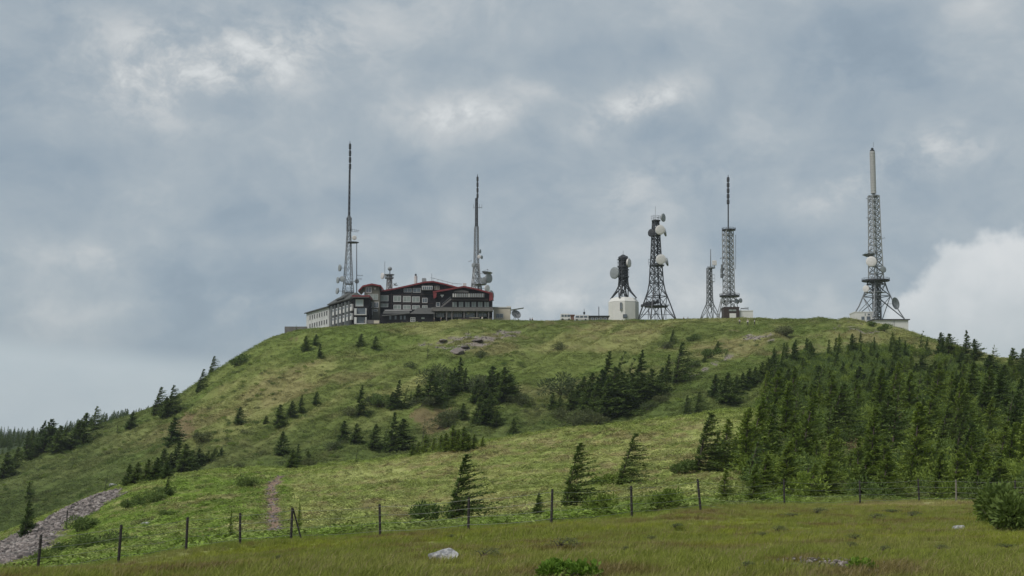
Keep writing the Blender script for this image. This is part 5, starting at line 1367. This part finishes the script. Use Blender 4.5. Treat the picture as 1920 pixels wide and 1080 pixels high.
for k in range(6):
    u = 1.2 + k * 3.7; z1 = zt_ - .6
    for lv in range(2):
        o = wbox(u, u + 1.7, z1 - 3.1 - lv * 3.1, z1 - .9 - lv * 3.1, -.598, .15, M_WING if (k + lv) % 3 else M_DISH, 'balcony'); wbox(u + .3, u + 1.4, z1 - 1.8 - lv * 3.1, z1 - 1.1 - lv * 3.1, .152, .2, M_PANE, 'opening', o)
    wbox(u + 2.3, u + 2.6, zg_ - 3, zt_ - .3, -.598, .5, M_DISHG if k % 2 else M_MIDST, 'fin')
for k in range(5): wbox(half + 2 + k * 3.9, half + 4.2 + k * 3.9, zg_ - 3, zg_ + 1.0, .002, .06, M_DARKST if k < 2 else M_WING, 'opening')

# ------------------------------------------------------------------ fences
froot = empty('wire_fence', W(900, 994, 54), 'wire fence on thin dark posts along the edge of the meadow', 'fence'); FO = tuple(froot.location)
POSTS = [(-85,1098,-78,1022),(69,1077,74,1003),(221,1055,225,984),(348,1035,350,970),(450,1022,449,962),(545,1014,547,952),(713,1003,711,945),(878,994,879,932),(1033,984,1036,917),(1185,970,1184,911),(1315,958,1309,898),(1471,946,1471,899),(1613,946,1613,901),(1724,943,1723,897),(1793,943,1794,899),(1905,944,1905,900),(2050,944,2050,900)]
pw = []
for bx_, by_, tx_, ty_ in POSTS:
    f_ = np.interp(tan_az(bx_, by_), tgrid, fence_t); q = W(bx_, by_, f_); z0 = h1(q.x, q.y); hgt = (by_ - ty_) / FPX * f_; q0 = np.array([q.x, q.y, z0]); q1 = q0 + np.array([(tx_ - bx_) / FPX * f_, 0, hgt])
    # straighten the foot to the frame position
    q1[2] = CAMZ + slope(ty_) * f_
    MB(FO).bar(q0 - [0, 0, .3], q1, .052, 7, .047).build('post', M_POST if bx_ != 1793 else M_TIMBER, froot, label='paler grey timber post' if bx_ == 1793 else None); pw.append((q0, q1))
q0, q1 = pw[5]; MB(FO).bar(q0 + [.42, .15, -.1], q1 + [.02, .06, -.05], .03, 6).build('brace', M_POST, froot)
for lv in (.18, .42, .66, .92):
    m_ = MB(FO)
    for (a0, a1), (b0, b1) in zip(pw[:-1], pw[1:]):
        A_ = a0 + (a1 - a0) * lv; B_ = b0 + (b1 - b0) * lv; L_ = np.linalg.norm(B_ - A_); ps = [A_ + (B_ - A_) * k / 4 - np.array([0, 0, .05 * L_ / 3 * math.sin(math.pi * k / 4)]) for k in range(5)]
        for u_, v_ in zip(ps[:-1], ps[1:]): m_.bar(u_ + [0, -.05, 0], v_ + [0, -.05, 0], .006, 3, cap=False)
    m_.build('wire', M_WIRE, froot)
xq, yq, zq = ray_ground(124, 994, 60); tag(MB((xq, yq, zq)).bar((xq, yq, zq - .2), (xq + .05, yq, zq + 36 / FPX * yq), .06, 6).build('post', M_POST), 'lone dark post standing in the scree on the left', 'post')
sroot = empty('summit_fence', W(1515, 602, 486), 'row of small fence posts along the summit skyline between the hikers and the right-hand mast', 'fence'); SO = tuple(sroot.location); last = None
for k in range(14):
    px = 1440 + k * 12 + tr.uniform(-2, 2); f_ = float(np.interp(tan_az(px, 602), tgrid, dtop)) + 1; x_ = tan_az(px, 602) * f_; z_ = h1(x_, f_); hh_ = tr.uniform(1.1, 1.6)
    MB(SO).bar((x_, f_, z_ - .2), (x_, f_, z_ + hh_), .08, 5).build('post', M_POST, sroot)
    if last: MB(SO).bar((last[0], last[1], last[2] + .9), (x_, f_, z_ + .9), .02, 3, cap=False).build('wire', M_WIRE, sroot)
    last = (x_, f_, z_)

# ------------------------------------------------------------------ rocks
def rock(name, x, y, z, sx, sy, sz, seed, mat, label, cat='rock', sub=3, sharp=.22):
    bm = bmesh.new(); bmesh.ops.create_icosphere(bm, subdivisions=sub, radius=1)
    rr_ = random.Random(seed); planes = [(Vector((rr_.gauss(0, 1), rr_.gauss(0, 1), rr_.gauss(0, 1))).normalized(), rr_.uniform(.62, .9)) for _ in range(16)]
    for v in bm.verts:
        p = v.co.copy()
        for n_, dd in planes:
            e = p.dot(n_) - dd
            if e > 0: p -= n_ * e * .9
        p += p.normalized() * mnoise.fractal(p * 2 + Vector((seed, 0, 0)), .8, 2, 4) * sharp * .3
        v.co = Vector((p.x * sx, p.y * sy, p.z * sz))
    me = bpy.data.meshes.new(name); bm.to_mesh(me); bm.free(); me.materials.append(mat)
    o = link(name, me, None, (x, y, z)); o.rotation_euler = (0, rr_.uniform(-.1, .1), rr_.uniform(-.4, .4))
    if label: tag(o, label, cat)
    return o
xq, yq, zq = ray_ground(832, 1049, 20); kq = yq / FPX; BOULD = (xq, yq)
rock('boulder', xq, yq, zq + 2 * kq, 31 * kq, 20 * kq, 21 * kq, 4, M_ROCK, 'grey lichen-spotted boulder lying in the meadow grass', sub=5)
xq, yq, zq = ray_ground(1797, 996, 20); kq = yq / FPX; STONE2 = (xq, yq)
rock('flat_stone', xq, yq, zq + .1, 14 * kq, .3, 6 * kq, 9, M_ROCK, 'small flat pale stone in the meadow left of the dark right-hand bush', sub=4)
for px, py, w_, h_, sd, lb in ((858, 662, 16, 8, 3, 'dark overhanging rock ledge on the slope under the hotel'), (872, 652, 10, 4, 5, 'pale slab resting above the dark ledge on the slope'), (895, 640, 12, 3, 6, 'flat grey outcrop up and right of the ledge'), (830, 640, 9, 3, 8, 'flat grey outcrop up and left of the ledge')):
    xq, yq, zq = ray_ground(px, py, 250); kq = yq / FPX; rock('rock_outcrop', xq, yq, zq + h_ * .2 * kq, w_ * kq, 3, h_ * kq, sd, M_SCREE, lb, sub=4)
for px, py, w_, sd, lb in ((272, 985, 9, 21, 'pale stone in the brown heath patch on the left'), (212, 911, 8, 22, 'grey stone at the top end of the scree')):
    xq, yq, zq = ray_ground(px, py, 60); kq = yq / FPX; rock('stone', xq, yq, zq + .1, w_ * kq, .3, w_ * .5 * kq, sd, M_ROCK, lb, sub=3)
# loose stones of the scree, the path and the outcrops
def rock_var(seed, flat=.6):
    bm = bmesh.new(); bmesh.ops.create_icosphere(bm, subdivisions=1, radius=.5); r_ = random.Random(seed)
    for v in bm.verts: v.co = Vector((v.co.x * 1.2, v.co.y * .9, v.co.z * flat)) * r_.uniform(.7, 1.15)
    V = np.array([v.co[:] for v in bm.verts]); F = np.array([[v.index for v in f.verts] for f in bm.faces]); bm.free(); return V, F, 0
def stones(name, polys, n, s0, s1, label, path=False):
    allp = np.array([p for P_ in polys for p in P_]); lo, hi = allp.min(0) - 1, allp.max(0) + 1
    x = RNG.uniform(lo[0], hi[0], n); y = RNG.uniform(lo[1], hi[1], n); pa, sc, ro, ba = zone_weights(x, y, x)
    k_ = (pa > .4) if path else ((sc > .5) | (ro > .5))
    if not path: k_ &= np.any([in_poly(x, y, P_) for P_ in polys], axis=0) | (RNG.random(n) < .4)
    x, y = x[k_], y[k_]; z = H(x, y); m = len(x)
    tag(scatter(name, np.stack([x, y, z], 1), RNG.uniform(s0, s1, m) * RNG.uniform(.5, 1, m), RNG.uniform(-.6, .6, (m, 3)) * [1, 1, 5], np.ones((m, 3)), [rock_var(s) for s in range(5)], [M_SCREE], RNG), label, None, None, 'stuff')
stones('scree_stones', [SCREE_W], 42000, .2, .85, 'loose brownish stones of the scree slope on the left')
stones('path_stones', [PATH_W], 9000, .10, .38, 'stones bedded in the dirt footpath', True)
stones('outcrop_stones', OUT_W, 14000, .25, .9, 'broken stones around the outcrops near the summit')

# ------------------------------------------------------------------ bushes and heath in the meadow
def bush(raw, fm, nm, x, y, z, label, s=1.0, group=None, cat='shrub'):
    (v, f), (tv, tf) = raw; o = empty(nm, (x, y, z), label, cat, group); o.scale = (s, s, s)
    link('foliage', fast_mesh(nm + '_foliage', v, f, fm), o); link('stem', fast_mesh(nm + '_stem', tv, tf, M_BARK), o); return o
xq, yq, zq = ray_ground(1878, 1000, 20); kq = yq / FPX
bush(shrub(81, Ht=80 * kq, Wd=62 * kq, n=3000, ll=.17, lw=.08, swept=-.05, stems=26), M_FIR, 'bush', xq, yq, zq, 'large dark leafy bush in the meadow at the right edge')
xq, yq, zq = ray_ground(1862, 985, 20)
bush(shrub(82, Ht=84 * kq, Wd=50 * kq, n=2400, ll=.13, lw=.08, swept=.1, stems=12), M_LARCH, 'bush', xq + .2, yq + .5, zq, 'yellow-green leafy bush growing through the large dark one at the right edge')
d_ = 19.9; q = W(1066, 1080, d_); zz = h1(q.x, d_)
bush(shrub(83, Ht=.32, Wd=.42, n=1100, ll=.075, lw=.06, swept=0, stems=14), M_BRIGHT, 'bush', q.x, d_, zz - .02, 'bright yellow-green leafy bush cut off by the bottom edge'); BB = (q.x, d_)
xq, yq, zq = ray_ground(1614, 1076, 18); bush(shrub(84, Ht=.20, Wd=.17, n=260, ll=.06, lw=.05, swept=0, stems=6), M_BRIGHT, 'plant', xq, yq, zq, 'small bright green plant beside the stony bare patch', cat='plant'); SB = (xq, yq)
HC = [(1265,996,34,8,'between the round green shrub and the bright bottom bush'),(1223,1020,24,8,'below the flat one, right of the bright bush'),(1049,1034,72,15,'wide dark mat just above the bright bottom bush'),(1170,1044,20,8,'tiny tuft right of the bright bottom bush'),(1431,1014,26,9,'small one left of the curved dark clump'),(1456,1004,34,10,'curved dark clump in the right half of the meadow'),
 (1532,966,44,10,'raised brown clump nearest the fence under the wood'),(1487,973,40,6,'flat one left of the raised brown clump'),(1639,977,36,9,'middle one in a line below the fence'),(1709,973,42,9,'long one below the grey timber post'),(1675,966,36,7,'narrow one closest to the fence, right of the middle'),(1594,1036,24,9,'dark one above the small bright plant'),(1656,1045,30,10,'right of the dark one over the small plant'),
 (1605,1021,34,11,'brown one higher up in the middle of the right meadow'),(1760,1042,34,8,'low brown one left of the corner'),(518,1062,20,9,'dark tuft in the lower left meadow'),(847,1014,18,7,'small dark tuft above the boulder'),(906,1054,62,14,'broad leafy mat right of the boulder'),(1397,1077,40,8,'grey one at the bottom edge left of the stony patch'),(1890,1040,40,8,'brown one below the right-edge bush')]
hk = [shrub(s, Ht=.5, Wd=.5, n=520, ll=.08, lw=.03, swept=.2, stems=8) for s in (91, 92, 93)]
hm_ = [(fast_mesh('heath_foliage', a[0], a[1], M_BRUSH), fast_mesh('heath_stem', b[0], b[1], M_BARK)) for a, b in hk]
HEATH = []
for i, (px, py, w_, h_, lb) in enumerate(HC):
    xq, yq, zq = ray_ground(px, py, 18); kq = yq / FPX; o = empty('heath_clump', (xq, yq, zq + .12), 'heath clump in the meadow, ' + lb, 'shrub'); fo, st_ = hm_[i % 3]
    link('foliage', fo, o); link('stem', st_, o); o.scale = (w_ * kq * 1.1, w_ * kq * 1.6, h_ * kq * 1.5); HEATH.append((xq, yq, w_ * kq * .5))
# stones of the bare stony patch at the bottom
x = RNG.normal(0, .5, 220) ; y = RNG.normal(0, .8, 220); q = ray_ground(1560, 1064, 18); x += q[0]; y += q[1]; z = H(x, y) + .05
tag(scatter('patch_stones', np.stack([x, y, z], 1), RNG.uniform(.03, .09, 220), RNG.uniform(-1, 1, (220, 3)), np.ones((220, 3)), [rock_var(s + 9) for s in range(3)], [M_SCREE], RNG), 'small stones of the bare stony patch at the bottom', None, None, 'stuff')

# ------------------------------------------------------------------ people on the summit
def skin(name, joints, edges, mat, parent, sub=1):
    me = bpy.data.meshes.new(name); me.from_pydata([j[:3] for j in joints], edges, []); o = bpy.data.objects.new(name, me); COL.objects.link(o)
    md = o.modifiers.new('s', 'SKIN'); md.use_smooth_shade = True
    for i, j in enumerate(joints): me.skin_vertices[0].data[i].radius = (j[3], j[3] * (j[4] if len(j) > 4 else 1)); 
    me.skin_vertices[0].data[0].use_root = True
    if sub: sm_ = o.modifiers.new('u', 'SUBSURF'); sm_.levels = sub
    dg = bpy.context.evaluated_depsgraph_get(); m2 = bpy.data.meshes.new_from_object(o.evaluated_get(dg)); bpy.data.objects.remove(o)
    m2.name = name; m2.materials.clear(); m2.materials.append(mat); return link(name, m2, parent)
M_SKIN = plain('skin', (.45, .28, .20), .6); M_TR = plain('dark_trousers', (.03, .032, .04), .8); M_JW = plain('white_shirt', (.55, .54, .52), .8); M_JD = plain('dark_jacket', (.035, .04, .05), .8); M_JP = plain('mauve_jacket', (.28, .2, .26), .8); M_HAIR = plain('hair', (.02, .018, .015), .7)
def person(px, py, label, top, st=.15, d=None, turn=0.0, hat=None):
    if d is None: x_, y_, z_ = ray_ground(px, py, 300)
    else: x_ = tan_az(px, py) * d; y_ = d; z_ = h1(x_, d)
    o = empty('person', (x_, y_, z_), label, 'person', rz=turn)
    # body: pelvis, spine, head, legs in mid stride, arms
    J = [(0,0,.93,.13),(0,0,1.15,.12),(0,0,1.38,.13),(0,0,1.48,.055),(0,.0,1.60,.085),(0,.01,1.70,.07),
         (-.09,-st*.3,.88,.09),(-.1,-st,.5,.06),(-.1,-st*1.3,.09,.045),(-.1,-st*1.3-.14,.04,.035),
         (.09,st*.3,.88,.09),(.1,st*.6,.5,.06),(.1,st*1.5,.12,.045),(.1,st*1.5-.13,.05,.035),
         (-.19,0,1.40,.06),(-.25,.06,1.13,.045),(-.24,-.06,.90,.035),(-.24,-.09,.82,.04),
         (.19,0,1.40,.06),(.25,-.02,1.13,.045),(.24,-.14,.93,.035),(.24,-.18,.86,.04)]
    E = [(0,1),(1,2),(2,3),(3,4),(4,5),(0,6),(6,7),(7,8),(8,9),(0,10),(10,11),(11,12),(12,13),(2,14),(14,15),(15,16),(16,17),(2,18),(18,19),(19,20),(20,21)]
    skin('body', J, E, M_SKIN, o)
    s_ = lambda i, f: (*J[i][:3], J[i][3] + f)
    skin('jacket', [s_(1, .03), s_(0, .035), s_(2, .025), s_(14, .02), s_(15, .02), s_(16, .018), s_(18, .02), s_(19, .02), s_(20, .018)], [(0,1),(0,2),(2,3),(3,4),(4,5),(2,6),(6,7),(7,8)], top, o)
    skin('trousers', [s_(0, .02), s_(6, .02), s_(7, .025), s_(8, .03), s_(10, .02), s_(11, .025), s_(12, .03)], [(0,1),(1,2),(2,3),(0,4),(4,5),(5,6)], M_TR, o)
    MB((0, 0, 0)).lathe((0, .015, 1.63), (0, 0, 1), [(0, .105), (.06, .112), (.11, .09), (.145, .03)], 10).build('hat' if hat else 'hair', hat or M_HAIR, o, True)
    o.scale = (1.05, 1.05, 1.05)
person(1387, 609, 'left hiker of three walking on the summit grass, in a white top', M_JW, turn=.6)
person(1402, 611, 'middle hiker of three on the summit grass, pale from head to knee', M_JW, turn=-.4, hat=M_JW)
person(1415, 610, 'right hiker of three on the summit grass, white top over dark legs', M_JW, turn=1.2)
person(1282, 600, 'left of two dark figures on the skyline right of the black towers', M_JD, d=488, turn=.3)
person(1290, 600, 'right of two dark figures on the skyline right of the black towers', M_JD, d=488, turn=2)
person(994, 601, 'left of two dark figures on the skyline right of the mesh dish', M_JD, d=485, turn=1)
person(998, 601, 'right of two dark figures on the skyline right of the mesh dish', M_JD, d=485, turn=2.6)
person(921, 603, 'person in a mauve jacket by the right end of the hotel', M_JP, d=478, turn=.5)
person(904, 604, 'person in a white top in front of the hotel terrace', M_JW, d=473, turn=-.6)
person(814, 606, 'person in a white hat left of the hotel terrace steps', M_JD, d=471, turn=.8, hat=M_JW)
person(827, 606, 'person in a white hat nearer the hotel terrace columns', M_JD, d=471, turn=-.9, hat=M_JW)

# ------------------------------------------------------------------ moist air
mh = bpy.data.materials.new('moist_air'); mh.use_nodes = True; mh.node_tree.nodes.clear()
pv = mh.node_tree.nodes.new('ShaderNodeVolumePrincipled'); pv.inputs['Color'].default_value = (.80, .88, .96, 1); pv.inputs['Density'].default_value = .00008
mo_ = mh.node_tree.nodes.new('ShaderNodeOutputMaterial'); mh.node_tree.links.new(pv.outputs[0], mo_.inputs['Volume'])
tag(MB().box(-2600, 2600, -300, 3200, -330, 130).build('haze', mh), 'thin moist air over the mountain', None, None, 'stuff')
